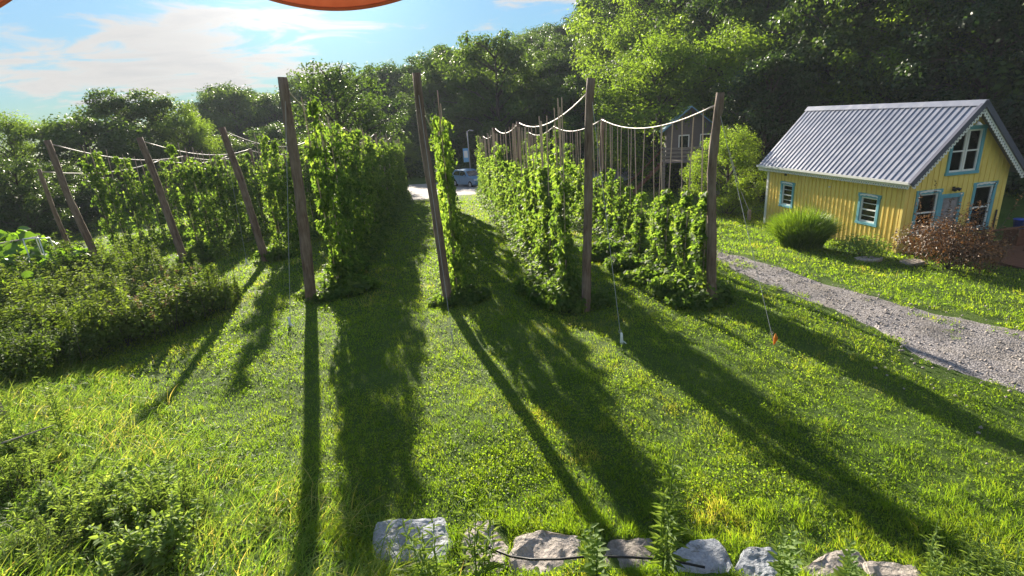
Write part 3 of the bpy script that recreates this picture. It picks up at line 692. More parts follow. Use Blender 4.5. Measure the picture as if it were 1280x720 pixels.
# ------------------------------------------------------------------ trees
def tree_proto(kind, seed, name):
    rg = np.random.default_rng(seed); rnd = random.Random(seed)
    cfg = {'broad': dict(H=12, W=4.6, c0=.16, n=30, lf=170, ls=.25, mat='tree', top=.96),
           'round': dict(H=9, W=4.4, c0=.08, n=28, lf=170, ls=.24, mat='tree', top=.96),
           'dark': dict(H=14, W=5.0, c0=.10, n=34, lf=160, ls=.27, mat='tree_dark', top=.96),
           'airy': dict(H=13, W=4.2, c0=.24, n=34, lf=80, ls=.24, mat='tree', top=1.0),
           'light': dict(H=12, W=5.0, c0=.10, n=34, lf=190, ls=.21, mat='tree_light', top=.96)}[kind]
    H, W = cfg['H'], cfg['W']; t = thing(name, 'tree', 'tree')
    tr = MB(); ph = rnd.uniform(0, 6.28)
    pts = [(.25 * math.sin(3 * s + ph) * s, .25 * math.cos(2.6 * s + ph) * s, -.4 + s * (H * .9 + .4)) for s in [i / 10 for i in range(11)]]
    r0 = H * .017 + .03; tr.tube(pts, [r0 * (1.25 - 1.1 * i / 10) if i else r0 * 1.6 for i in range(11)], 9)
    P = []; Nn = []; S = []; T = []
    for i in range(cfg['n']):
        s = cfg['c0'] + (cfg['top'] - cfg['c0']) * ((i + rnd.random()) / cfg['n'])
        zr = (s - cfg['c0']) / (1 - cfg['c0'])
        shape = math.sin(math.pi * min(1, (zr * .86 + .14))) ** .75 if kind != 'airy' else math.sin(math.pi * (zr * .8 + .2)) ** .6
        L = W * shape * rnd.uniform(.62, 1.12) + .5
        th = i * 2.4 + rnd.uniform(-.5, .5); k = min(10, int(s / .9 * 10)); b0 = Vector(pts[max(0, min(10, k - 1))])
        rise = L * rnd.uniform(.15, .5)
        e = Vector((math.cos(th) * L, math.sin(th) * L, s * H + rise * .4)); e.z = min(e.z, H * 1.0)
        mid = b0.lerp(e, .5) + Vector((0, 0, .12 * L))
        tr.tube([b0, mid, e], [r0 * .42, r0 * .26, r0 * .08], 5)
        ncl = rnd.randint(3, 5)
        for c in range(ncl):
            f = rnd.uniform(.45, 1.05); cpt = b0.lerp(e, f) + Vector((rnd.gauss(0, .16 * W), rnd.gauss(0, .16 * W), rnd.gauss(0, .07 * W)))
            tr.tube([b0.lerp(e, f * .8) + Vector((0, 0, .08 * L)), cpt], [r0 * .12, r0 * .05], 4)
            cr = W * rnd.uniform(.17, .30); m = int(cfg['lf'] * rnd.uniform(.7, 1.3))
            q = rdir(rg, m) * (rg.random((m, 1)) ** .42) * cr; q[:, 2] = q[:, 2] * .68
            q += .10 * cr * rg.normal(size=(m, 3))
            P.append(q + np.array(cpt)); Nn.append(unit(q + 1e-6) * .8 + np.array([0, 0, .55]) + rg.normal(size=(m, 3)) * .5)
            S.append(cfg['ls'] * (.6 + .8 * rg.random(m))); T.append(np.clip(rg.normal(.45, .13) + rg.normal(size=m) * .16, 0, 1))
    P = np.concatenate(P); P[:, 2] = np.maximum(P[:, 2], .15)
    D = rdir(rg, len(P)) + np.array([0, 0, -.5]) + unit(P * np.array([1, 1, 0]) + 1e-6) * .6
    link('crown', leaves('crown', P, np.concatenate(Nn), D, np.concatenate(S), T_QUAD if kind != 'light' else T_LEAF, M[cfg['mat']], rg, np.concatenate(T)), t)
    tr.build('trunk', M['bark'], t, True, fixn=False)
    t['H'] = float(H); return t
PROTO = {}
for k, nm, ns in (('broad', 'broadleaf_tree', 3), ('round', 'round_tree', 2), ('dark', 'woodland_tree', 3), ('airy', 'ash_tree', 2), ('light', 'locust_tree', 2)):
    PROTO[k] = [tree_proto(k, 31 * i + len(nm) * 7, nm) for i in range(ns)]
tused = set(); trnd = random.Random(21)
def put_tree(kind, x, y, h, label, group=None, wide=1.0, idx=None):
    pr = PROTO[kind][idx if idx is not None else trnd.randrange(len(PROTO[kind]))]
    s = h / pr['H']; scl = (s * wide, s * wide, s); loc = (x, y, Z(x, y) - .1); rz = trnd.uniform(0, 6.28)
    if id(pr) not in tused:
        tused.add(id(pr)); pr.location = loc; pr.rotation_euler = (0, 0, rz); pr.scale = scl; pr['label'] = label
        if group: pr['group'] = group
        return pr
    return dup(pr, loc, rz, scl, label, group)
def tree_at(kind, u, vtop, Y, label, wide=1.0, group=None, idx=None):
    p = atd(u, vtop, Y); z0 = Z(p.x, p.y); return put_tree(kind, p.x, p.y, max(3., p.z - z0), label, group, wide, idx)
TREES = [
 ('light', 2, 140, 46, 'yellow green tree at the picture edge beside the dark woods', 1.0),
 ('dark', 66, 200, 36, 'low dark tree behind the thin leaning pole', 1.3),
 ('dark', 8, 196, 31, 'dark tree at the very edge of the woods behind the squash bed', 1.2),
 ('round', 92, 146, 47, 'rounded dense tree rising behind the two woods-side poles', 1.15),
 ('broad', 135, 112, 56, 'tall full tree with a flat dark top, highest of the trees by the woods', 1.1),
 ('broad', 186, 113, 58, 'full tree with yellow lit top beside the flat-topped tree', 1.05),
 ('light', 226, 140, 56, 'bright leafy tree between the full trees and the hazy ridge', .9),
 ('round', 262, 168, 60, 'low rounded tree below the hazy ridge', 1.2),
 ('round', 340, 155, 64, 'low pale tree behind the leaning pole tops', 1.3),
 ('airy', 412, 74, 50, 'tall airy ash tree with sky gaps behind the tallest pole', 1.15),
 ('airy', 452, 118, 56, 'smaller feathery ash tree beside the tall airy ash', 1.1),
 ('light', 540, 92, 94, 'sunlit yellow green tree behind the middle pole', 1.25),
 ('light', 505, 172, 70, 'low sunlit tree overhanging the parking area', 1.1),
 ('dark', 600, 64, 100, 'dark tree towering above the parked car', 1.4),
 ('dark', 640, 118, 74, 'dark broad tree directly behind the parked car', 1.4),
 ('broad', 690, 44, 86, 'lit tree on the slope above the far row of strings', 1.1),
 ('dark', 735, 58, 80, 'dark tree behind the top of the second pole', 1.2),
 ('broad', 745, 26, 98, 'lit crown high on the skyline above the second pole', 1.0),
 ('airy', 805, 6, 74, 'thin-leaved tree against the blue sky at the top', 1.0),
 ('light', 828, 40, 46, 'large bright sunlit tree leaning over the strings of the path row', 1.15),
 ('light', 914, 156, 29, 'small bright tree between the crooked pole and the deck cabin', 1.0),
 ('light', 925, 30, 42, 'tall sunlit tree behind the small bright tree', 1.0),
 ('dark', 965, 60, 36, 'dark tree touching the back end of the yellow house', 1.0),
 ('light', 1175, -60, 34, 'tall tree with sunlit sprays hanging above the yellow house roof', 1.0),
]
for k, u, vt, Y, lab, wd in TREES: tree_at(k, u, vt, Y, lab, wd)
placed = [(o.location.x, o.location.y) for o in bpy.data.objects if o.name.split('.')[0] in ('broadleaf_tree', 'round_tree', 'woodland_tree', 'ash_tree', 'locust_tree')]
# the sun must reach the yard and the house: keep the crowns of the forest fill below these sight lines
TARGETS = [(14, 19, 2.0), (13.5, 23, 3.5), (0, 20, 3.0), (-8, 24, 3.), (5, 16, 2.), (-3, 40, .6), (10, 34, 9), (2, 30, 3), (12, 44, 8), (10, 50, 11), (16, 50, 12), (0, 46, .5)]
sdv = np.array(sd)
def sunblock(x, y, top, rad):
    for tx, ty, tz in TARGETS:
        dx, dy = x - tx, y - ty; al = dx * math.sin(R(SUN_AZ)) + dy * math.cos(R(SUN_AZ)); lat = abs(dx * math.cos(R(SUN_AZ)) - dy * math.sin(R(SUN_AZ)))
        if al > 0 and lat < rad and top > tz + al * math.tan(R(SUN_EL)): return True
    return False
frnd = random.Random(77)
def fill(n, az0, az1, d0, d1, kinds, hr, label, group, sep):
    c = 0; tries = 0
    while c < n and tries < n * 40:
        tries += 1
        az = frnd.uniform(az0, az1); re = float(np.interp(az, AZT, RET)); rr = re + frnd.uniform(d0, d1)
        x, y = rr * math.sin(R(az)), rr * math.cos(R(az))
        if any((x - a) ** 2 + (y - b) ** 2 < sep * sep for a, b in placed): continue
        h = frnd.uniform(*hr)
        while sunblock(x, y, Z(x, y) + h, 4.5) and h > 5: h *= .9
        if sunblock(x, y, Z(x, y) + h, 4.5): continue
        placed.append((x, y)); put_tree(frnd.choice(kinds), x, y, h, label, group, frnd.uniform(.9, 1.2)); c += 1
fill(44, 14, 50, 1, 28, ['dark', 'dark', 'broad', 'light'], (10, 18), 'leafy tree in the dark wooded hillside behind the yellow house', 'trees on the dark hillside behind the yellow house', 3.8)
fill(40, -9, 15, 3, 34, ['dark', 'broad', 'broad', 'light', 'round'], (8, 16), 'leafy tree on the slope rising behind the parking area', 'trees on the slope behind the parking area', 5.0)
fill(30, -46, -9, 1, 22, ['broad', 'round', 'dark', 'dark'], (4, 6.5), 'low leafy tree in the wood behind the hop rows', 'trees of the wood behind the hop rows', 4.4)
fill(120, -27, 6, 34, 110, ['broad', 'round', 'dark', 'broad'], (10, 15), 'distant tree on the hazy wooded ridge', 'distant trees on the hazy ridge', 5.2)
fill(24, 4, 45, 24, 60, ['dark', 'broad'], (12, 16), 'tree high on the hillside above the wooded slope', 'trees high on the hillside', 5.5)
fill(16, -60, -44, 0, 24, ['dark', 'dark', 'broad'], (8, 12), 'dark tree in the woods at the picture edge', 'dark woods trees at the picture edge', 4.0)
for kk in PROTO.values():
    for pr in kk:
        if id(pr) not in tused:
            for ch in list(pr.children): bpy.data.objects.remove(ch)
            bpy.data.objects.remove(pr)
# undergrowth along the wood edge: one leafy mass
rg = np.random.default_rng(8); P = []; Nn = []
for az in np.arange(-58, 56, 1.1):
    for q in range(3):
        re = float(np.interp(az, AZT, RET)) + rg.uniform(-1.5, 7); x0, y0 = re * math.sin(R(az)), re * math.cos(R(az)); hh = rg.uniform(1.0, 2.6); m = 230
        d = rdir(rg, m) * rg.random((m, 1)) ** .4 * np.array([1.7, 1.7, 1.0]); d[:, 2] = (d[:, 2] + 1) * .5 * hh
        P.append(d + np.array([x0, y0, Z(x0, y0)])); Nn.append(d * np.array([1, 1, .5]) + rg.normal(size=(m, 3)) * .6)
P = np.concatenate(P)
setp(link('undergrowth', leaves('undergrowth', P, np.concatenate(Nn), rdir(rg, len(P)), .16 + .2 * rg.random(len(P)), T_QUAD, M['tree_dark'], rg)), 'dark undergrowth along the edge of the woods', 'undergrowth', None, 'stuff')

# ------------------------------------------------------------------ shrubs and garden plants
def bush_proto(name, seed, w, h, n, ls, mat, tmpl, part='foliage', top='dome', upright=0.0, flowers=0, sprig=0):
    rg = np.random.default_rng(seed); t = thing(name, name, 'bush')
    nb = 16; P = []; Nn = []; D = []; T = []
    b = MB(); rnd = random.Random(seed)
    for i in range(nb):
        th = i * 2.4; rr = w * .5 * math.sqrt((i + .5) / nb) * .85; hh = h * (1 - .45 * (rr / (w * .5)) ** 2) * rg.uniform(.7, 1.0)
        c = np.array([rr * math.cos(th), rr * math.sin(th), hh * .62]); m = n // nb
        d = rdir(rg, m) * rg.random((m, 1)) ** .35 * np.array([w * .2, w * .2, hh * .42])
        P.append(d + c); Nn.append(unit(d + 1e-6) + np.array([0, 0, .6]) + rg.normal(size=(m, 3)) * .5)
        D.append(unit(d * np.array([1, 1, .3]) + 1e-6) + np.array([0, 0, upright]) + rg.normal(size=(m, 3)) * .5); T.append(np.clip(rg.normal(.45, .12) + rg.normal(size=m) * .2, 0, 1))
        b.tube([(0, 0, 0), tuple(c * np.array([.5, .5, .6])), tuple(c + np.array([0, 0, hh * .25]))], [.012, .009, .004], 4)
    for _ in range(sprig):
        th = rg.random() * 6.283; q0 = np.array([math.cos(th), math.sin(th), 0]) * w * .42 * rg.random() ** .5; hh = h * rg.uniform(.85, 1.3); q1 = q0 * rg.uniform(1.0, 1.5) + np.array([rg.normal() * .1, rg.normal() * .1, hh])
        b.tube([tuple(q0), tuple((q0 + q1) / 2 + np.array([0, 0, .08])), tuple(q1)], [.008, .006, .003], 4); m = 44; u = .45 + .55 * rg.random(m); a = rg.random(m) * 6.283
        P.append(q0 + (q1 - q0) * u[:, None]); D.append(np.stack([np.cos(a), np.sin(a), .1 + .5 * u + rg.normal(size=m) * .3], -1)); Nn.append(np.array([0, 0, 1.]) + rg.normal(size=(m, 3)) * .5); T.append(np.clip(.6 + rg.normal(size=m) * .2, 0, 1))
    P = np.concatenate(P); P[:, 2] = np.maximum(P[:, 2], .02)
    link(part, leaves(part, P, np.concatenate(Nn), np.concatenate(D), ls * (.6 + .8 * rg.random(len(P))), tmpl, M[mat], rg, np.concatenate(T)), t)
    b.build('stem', M['bark'], t, fixn=False)
    if flowers:
        m = flowers * 30; c = P[rg.integers(0, len(P), flowers)]; c = c[:, None, :] + rg.normal(size=(flowers, 30, 3)) * np.array([.02, .02, .05]) + np.array([0, 0, .14]); c = c.reshape(-1, 3)
        link('flower_head', leaves('flower_head', c, rdir(rg, m), rdir(rg, m), np.full(m, .03), T_QUAD, M['flower'], rg), t)['kind'] = 'stuff'
    return t
def place_all(protos, spots, labels, group=None, seed=1, zk=1.0):
    rr = random.Random(seed); first = set()
    for i, (x, y, s, *rest) in enumerate(spots):
        j = rest[0] if rest else rr.randrange(len(protos)); pr = protos[j % len(protos)]; sc = s if isinstance(s, tuple) else (s * rr.uniform(.85, 1.2), s * rr.uniform(.85, 1.2), s * rr.uniform(.75, 1.3) * zk)
        lab = labels if isinstance(labels, str) else labels[i]; loc = (x, y, Z(x, y) - .02); rz = rr.uniform(0, 6.28)
        if j % len(protos) not in first:
            first.add(j % len(protos)); pr.location = loc; pr.rotation_euler = (0, 0, rz); pr.scale = sc; pr['label'] = lab
            if group: pr['group'] = group
        else: dup(pr, loc, rz, sc, lab, group)
    for j, pr in enumerate(protos):
        if j not in first:
            for ch in list(pr.children): bpy.data.objects.remove(ch)
            bpy.data.objects.remove(pr)
def uvspots(l): return [(*G(u, v).xy, s) + tuple(r) for u, v, s, *r in l]
bp = [bush_proto('weedy_bush', 41 + i, 1.6, 1.15, 4200, .08, 'shrub', T_LEAF, upright=.3, flowers=(0, 26, 0)[i], sprig=(16, 22, 30)[i]) for i in range(3)]
place_all(bp, uvspots([(20, 468, 1.0, 0), (75, 452, 1.05, 2), (128, 436, 1.05, 0), (178, 420, 1.05, 1), (222, 400, 1.1, 1), (262, 388, .85, 2), (283, 376, .6, 0),
    (30, 425, 1.0, 2), (95, 415, 1.0, 0), (150, 396, 1.05, 1), (200, 378, 1.05, 1), (10, 400, 1.0, 0), (62, 392, 1.1, 2), (120, 380, 1.0, 0), (170, 360, 1.0, 2), (232, 362, .8, 1)]),
    'leafy weedy bush in the overgrown bed beside the sunlit lawn', 'weedy bushes of the overgrown bed', 3, .84)
rb = [bush_proto('garden_bush', 61 + i, 1.7, 1.25, 2600, .11, 'shrub', T_LEAF, upright=.4, sprig=18) for i in range(2)]
place_all(rb, uvspots([(100, 352, 1.15, 0), (150, 347, 1.0, 1), (45, 362, 1.0, 1), (185, 338, .9, 0), (70, 335, 1.0, 0)]), 'rounded garden bush at the back of the overgrown bed', 'garden bushes below the leaning poles', 4, .82)
sq = [bush_proto('squash_plant', 71 + i, 2.0, .95, 340, .22, 'broad', T_BROAD, upright=-.2) for i in range(2)]
place_all(sq, uvspots([(12, 350, 1.6, 0), (45, 342, 1.5, 1), (4, 330, 1.5, 1), (30, 328, 1.35, 0), (20, 376, 1.1, 0), (80, 350, 1.0, 1)]), 'big-leaved squash plant in the garden bed by the woods', 'squash plants in the garden bed', 5)
lb = [bush_proto('vine_skirt', 81 + i, 1.3, .55, 1300, .13, 'hop', T_LOBE) for i in range(2)]
for pr in lb: pr['category'] = 'plant'
place_all(lb, [(-5.35, 14.7, .9), (-4.9, 15.3, 1.0), (-5.95, 15.0, .6), (-1.5, 13.3, .7), (-1.15, 13.6, .85), (-1.9, 13.5, .6), (1.4, 12.4, .9), (1.95, 12.7, .8), (.95, 12.9, .9), (.75, 13.8, .9), (.45, 22.2, .9), (4.4, 12.2, .8), (4.1, 12.9, .9), (3.8, 14.2, .9), (3.45, 15.8, .9), (3.3, 17.5, 1.), (5.0, 12.4, .7), (-9.5, 20.9, .9), (-13., 21.6, 1.)], 'low leafy vine growth spreading at the foot of a hop row', 'low vine growth at the feet of the rows', 6)
# plants round the house
def grass_clump(label):
    rg = np.random.default_rng(5); n = 5200; th = rg.random(n) * 6.283; r0 = .72 * np.sqrt(rg.random(n))
    t = thing('ornamental_grass', label, 'ornamental grass'); p = G(1000, 309); t.location = p
    x, y = r0 * np.cos(th), r0 * np.sin(th)
    me = blades('foliage', x, y, (1.15 + .65 * rg.random(n)) * (1.1 - .45 * r0), .018 + .008 * rg.random(n), .04 + .55 * r0 ** 1.5 + .5 * rg.random(n) ** 1.5, th + rg.normal(size=n) * .8, M['reed'], rg, rg.random(n), 5, np.zeros(n))
    link('foliage', me, t); return t
grass_clump('tall bright green ornamental grass clump against the yellow long wall').scale = (1.0, 1.0, .98)
gs = bush_proto('yellow_green_shrub', 91, 1.7, .85, 1500, .085, 'weed', T_LEAF, upright=.2); gs.location = G(1076, 319); setp(gs, 'loose yellow green shrub below the second small window')
bs = bush_proto('bronze_shrub', 93, 2.0, 1.35, 8000, .052, 'brown_leaf', T_LEAF, sprig=16); bs.location = G(1184, 336); bs.scale = (1.35, 1.35, 1.5); setp(bs, 'round bronze brown shrub in front of the yellow house door')
# loose weeds with lance leaves along the edge
def weed_proto(name, seed, h, n, ls, tmpl, mat, nst=1, spread=.1, flowers=0, wood=None):
    rg = np.random.default_rng(seed); rnd = random.Random(seed); t = thing(name, name, 'weed'); P = []; Nn = []; D = []; S = []; b = MB()
    for s_ in range(nst):
        th = rnd.uniform(0, 6.28); hh = h * rnd.uniform(.75, 1.0) if s_ else h; ex, ey = spread * math.cos(th) * (s_ > 0), spread * math.sin(th) * (s_ > 0)
        lx, ly = rnd.uniform(-.08, .08) * h + ex, rnd.uniform(-.08, .08) * h + ey
        b.tube([(ex * .2, ey * .2, -.05), ((ex + lx) * .5 - lx * .25, (ey + ly) * .5 - ly * .2, hh * .5), (lx, ly, hh)], [.006, .005, .002], 5)
        for i in range(n):
            u = .1 + .9 * (i + .5) / n; a = i * 2.4 + rnd.uniform(-.4, .4)
            P.append((ex * .2 + (lx - ex * .2) * u, ey * .2 + (ly - ey * .2) * u, hh * u)); el = .25 + .75 * u
            D.append((math.cos(a), math.sin(a), el + rnd.uniform(-.6, .35))); Nn.append((-math.cos(a) * .5, -math.sin(a) * .5, 1 + rnd.uniform(-.2, .2))); S.append(ls * (1.05 - .55 * u) * rnd.uniform(.75, 1.2))
    link('foliage', leaves('foliage', np.array(P), np.array(Nn), np.array(D), np.array(S), tmpl, M[mat], rg), t); b.build('stem', M['weed'] if wood is None else M[wood], t, True, fixn=False)
    return t
def put_weed(pr, u, v, s=1., label=None, group=None, rz=0, base=None, used_=set()):
    p = base if base else G(u, v)
    if id(pr) not in used_:
        used_.add(id(pr)); pr.location = p; pr.scale = (s,) * 3; pr.rotation_euler = (0, 0, rz); setp(pr, label, None, group); return pr
    return dup(pr, p, rz, s, label, group)
tallw = weed_proto('lance_leaved_weed', 5, 1.05, 46, .19, T_LANCE, 'weed', 3, .09)
put_weed(tallw, 832, 724, 1.28, 'tallest lance-leaved weed standing in front of the stone edging')
w2 = weed_proto('lance_leaved_weed', 8, .7, 24, .17, T_LANCE, 'weed', 4, .22)
put_weed(w2, 596, 728, 1.35, 'bushy lance-leaved weed before the narrow tan stone')
put_weed(w2, 548, 732, 1.15, 'smaller lance-leaved weed leaning over the pale slab', None, 2.)
w3 = weed_proto('broad_leaved_weed', 12, .5, 22, .13, T_LEAF, 'weed', 3, .1)
put_weed(w3, 746, 735, 1.4, 'bright broad-leaved weed between the squarish slab and the dark stone')
put_weed(w3, 985, 730, 1.3, 'leafy weed standing before the light grey stone', None, 1.2)
put_weed(w3, 1056, 735, 1.1, 'small yellow green weed before the flat pale stone', None, 2.2)
w4 = weed_proto('ferny_weed', 15, .5, 30, .11, T_LANCE, 'weed', 5, .2)
for i, (u, v) in enumerate(((1160, 735), (1195, 742), (1225, 738), (1262, 748))): put_weed(w4, u, v, 1.2, 'small ferny weed in the bottom corner past the last stone', 'ferny weeds past the last stone', i * 1.7)
w5 = weed_proto('goldenrod_stem', 18, 1.0, 34, .15, T_LANCE, 'weed', 3, .1)
put_weed(w5, 78, 545, 1.0, 'tall leafy goldenrod stem rising above the long grass bank')
put_weed(w5, 22, 560, .8, 'shorter goldenrod stem at the picture edge of the grass bank', None, 2.)
put_weed(w5, 232, 398, 1.1, 'bright leafy stem drooping at the end of the overgrown bed', None, 1.)
bw = [bush_proto('bank_bush', 121 + i, 1.1, .55, 900, .085, 'weed', (T_LEAF, T_LANCE)[i], upright=.6, sprig=26) for i in range(2)]
place_all(bw, uvspots([(165, 640, .85, 0), (215, 655, .7, 1), (120, 655, .75, 1), (62, 640, .5, 0), (15, 615, .7, 1), (190, 700, .85, 0), (30, 565, .5, 0), (245, 640, .4, 1), (100, 600, .4, 0), (40, 705, .6, 1), (70, 580, .35, 1), (330, 665, .3, 1)]), 'leafy weed bush growing in the long grass bank', 'leafy weeds of the grass bank', 8)
# twigs on the bank
rnd = random.Random(3)
p = G(45, 572); o = MB().tube([p + Vector((-.5, -.1, .25)), p + Vector((-.1, 0, .33)), p + Vector((.3, .1, .42))], [.016, .012, .006], 6).build('dead_branch', M['greywood'], None, True); setp(o, 'dead grey branch lying on the long grass bank', 'branch')
p = G(2, 525); o = MB().box(-.08, .08, -.05, .05, -.2, .42).build('wooden_stake', M['greywood'], None, False, .006); o.location = p; o.rotation_euler = (.1, -.05, .3); setp(o, 'short wooden stake on the bank at the picture edge', 'stake')
# ------------------------------------------------------------------ stones, hose
import bmesh
def rock(u, v, wd, dp, ht, mat, label, seed):
    rg = random.Random(seed); bm = bmesh.new(); n = rg.randint(6, 8)
    ang = sorted((i + rg.uniform(-.3, .3)) / n * 2 * math.pi for i in range(n))
    poly = []
    for a in ang:
        ca, sa = math.cos(a), math.sin(a); k = 1 / max(abs(ca), abs(sa)) ** .75
        poly.append((ca * k * wd * .5 * rg.uniform(.88, 1.05), sa * k * dp * .5 * rg.uniform(.88, 1.05)))
    bot = [bm.verts.new((a * 1.06, b * 1.06, -.25)) for a, b in poly]; top = [bm.verts.new((a * .97, b * .97, ht * rg.uniform(.8, 1.05))) for a, b in poly]
    bm.faces.new(top); bm.faces.new(bot[::-1])
    for i in range(n): bm.faces.new((bot[i], bot[(i+1) % n], top[(i+1) % n], top[i]))
    bmesh.ops.bevel(bm, geom=[e for e in bm.edges if e.verts[0].co.z > 0 or e.verts[1].co.z > 0], offset=.018, segments=2, affect='EDGES')
    bmesh.ops.triangulate(bm, faces=bm.faces)
    for _ in range(5):
        ed = [e for e in bm.edges if e.calc_length() > .05]
        if not ed or len(bm.verts) > 6000: break
        bmesh.ops.subdivide_edges(bm, edges=ed, cuts=1); bmesh.ops.triangulate(bm, faces=bm.faces)
    from mathutils import noise as mn
    off = Vector((seed * 3.1, seed * 1.7, 0)); bm.normal_update()
    for q in bm.verts:
        c = q.co * 1.0
        nz = mn.noise(c * 3.5 + off) * .035 + mn.noise(c * 9 + off) * .018 + abs(mn.noise(c * 20 + off)) * .014
        cell = mn.voronoi(c * 5 + off)[0][0]
        q.co += q.normal * nz
    me = bpy.data.meshes.new('stone_slab'); bm.to_mesh(me); bm.free(); me.materials.append(M[mat])
    me.polygons.foreach_set('use_smooth', [False] * len(me.polygons))
    o = link('stone_slab', me); p = G(u, v); o.location = (p.x, p.y, Z(p.x, p.y) - .10); o.rotation_euler = (.14, rg.uniform(-.06, .06), rg.uniform(-.2, .2)); setp(o, label, 'stone'); return o
for i, rk in enumerate(ROCKS): rock(*rk, seed=i + 3)
hz = [G(u, v) + Vector((0, 0, dz)) for u, v, dz in ((575, 728, .12), (592, 715, .2), (612, 708, .26), (640, 716, .22), (665, 722, .24), (700, 723, .25), (740, 718, .24), (790, 718, .22), (835, 719, .2), (880, 727, .18))]
o = MB().tube(hz, .013, 8).build('garden_hose', M['hose'], None, True); setp(o, 'black hose lying along the front of the stone edging', 'hose')
for i, (u, v, wd, lab) in enumerate(((1085, 325, .95, 'flat stone step by the shrub at the house wall'), (1140, 329, .9, 'flat stone step at the corner of the yellow house'))):
    p = G(u, v); b = MB(); rr = random.Random(i); b.prism([(wd * .5 * math.cos(a) * rr.uniform(.85, 1.1), .3 * math.sin(a) * rr.uniform(.85, 1.1)) for a in [k * math.pi / 4 for k in range(8)]], -.05, .07, 'z')
    o = b.build('stepping_stone', M['rock_tan'], None, False, .015); o.location = p; o.rotation_euler = (0, 0, .3 * i); setp(o, lab, 'stepping stone')

# ------------------------------------------------------------------ yellow house
HX, HY, HZ, HR = 13.75, 18.03, -1.0, R(10)
W_, L_, HW, APX = 4.2, 7.3, 2.85, 5.02
slope = (APX - HW) / (W_ / 2)
house = thing('yellow_house', 'small yellow board-sided house with ribbed metal roof beside the gravel path', 'house', (HX, HY, HZ), HR)
def wall_with_holes(mb, x0, x1, z0, z1, holes, f):
    """grid wall panel with rectangular holes; f(a,z,depth)->xyz ; thickness .12"""
    xs = sorted({x0, x1, *[h[0] for h in holes], *[h[1] for h in holes]}); zs = sorted({z0, z1, *[h[2] for h in holes], *[h[3] for h in holes]})
    for i in range(len(xs) - 1):
        for j in range(len(zs) - 1):
            cx_, cz_ = (xs[i] + xs[i+1]) / 2, (zs[j] + zs[j+1]) / 2
            if any(h[0] < cx_ < h[1] and h[2] < cz_ < h[3] for h in holes): continue
            mb.add([f(xs[i], zs[j]), f(xs[i+1], zs[j]), f(xs[i+1], zs[j+1]), f(xs[i], zs[j+1])], [(0, 1, 2, 3)])
    for h in holes:
        a, b, c, d = h
        for (p, q) in (((a, c), (b, c)), ((b, c), (b, d)), ((b, d), (a, d)), ((a, d), (a, c))):
            mb.add([f(*p), f(*q), f(*q, .14), f(*p, .14)], [(0, 1, 2, 3)])
FL = lambda a, z, d=0: Vector((d, a, z))            # long wall, plane x=0
FG = lambda a, z, d=0: Vector((a, d, z))            # gable wall, plane y=0
WIN_L = [(1.05, 1.80, .97, 1.90), (5.55, 6.22, .97, 1.88)]
WIN_G = [(.54, 1.36, .80, 2.14), (2.88, 3.66, .70, 2.22), (1.57, 2.72, 2.80, 4.20)]; DOOR = (1.56, 2.26, .22, 1.92)
wm = MB()
wall_with_holes(wm, 0, L_, -.4, HW, WIN_L, FL)
wall_with_holes(wm, 0, W_, -.4, HW, [h for h in WIN_G[:2]] + [DOOR, (1.57, 2.72, 2.80, HW)], FG)
# gable triangle above HW with the upper window opening
g = WIN_G[2]
def rz(x): return HW + slope * min(x, W_ - x)
wm.add([FG(0, HW), FG(g[0], HW), FG(g[0], rz(g[0]))], [(0, 1, 2)]); wm.add([FG(g[1], HW), FG(W_, HW), FG(g[1], rz(g[1]))], [(0, 1, 2)])
wm.add([FG(g[0], g[3]), FG(g[1], g[3]), FG(g[1], rz(g[1])), FG(W_/2, APX), FG(g[0], rz(g[0]))], [(0, 1, 2, 3, 4)])
for a in (g[0], g[1]): wm.add([FG(a, HW), FG(a, g[3]), FG(a, g[3], .14), FG(a, HW, .14)], [(0, 1, 2, 3)])
wm.add([FG(g[0], g[3]), FG(g[1], g[3]), FG(g[1], g[3], .14), FG(g[0], g[3], .14)], [(0, 1, 2, 3)])
# other two walls
wm.add([(W_, 0, -.4), (W_, L_, -.4), (W_, L_, HW), (W_, 0, HW)], [(0, 1, 2, 3)])
wm.add([(0, L_, -.4), (W_, L_, -.4), (W_, L_, HW), (W_/2, L_, APX), (0, L_, HW)], [(0, 1, 2, 3, 4)])
# battens
def clear(a, z0, z1, holes):
    segs = [(z0, z1)]
    for h in holes:
        if h[0] - .13 < a < h[1] + .13:
            ns = []
            for s0, s1 in segs:
                if h[2] - .12 > s0: ns.append((s0, min(s1, h[2] - .12)))
                if h[3] + .14 < s1: ns.append((max(s0, h[3] + .14), s1))
            segs = [s for s in ns if s[1] - s[0] > .03]
    return segs
a = .14
while a < L_ - .1:
    for z0, z1 in clear(a, -.4, HW - .02, WIN_L): wm.box(-.032, -.002, a - .028, a + .028, z0, z1)
    a += .215
a = .17
while a < W_ - .1:
    for z0, z1 in clear(a, -.4, rz(a) - .05, WIN_G + [DOOR]): wm.box(a - .022, a + .022, -.022, -.002, z0, z1)
    a += .215
wall = wm.build('wall', M['yellow'], house, fixn=False)
# corner boards
MB().box(-.035, .075, -.032, -.004, -.4, HW - .02).box(-.035, -.003, -.004, .07, -.4, HW - .02).build('corner_board', M['yellow'], house, bevel=.004)
MB().box(-.04, -.003, L_ - .1, L_ + .03, -.4, HW - .02).build('corner_board', M['white'], house, bevel=.004)
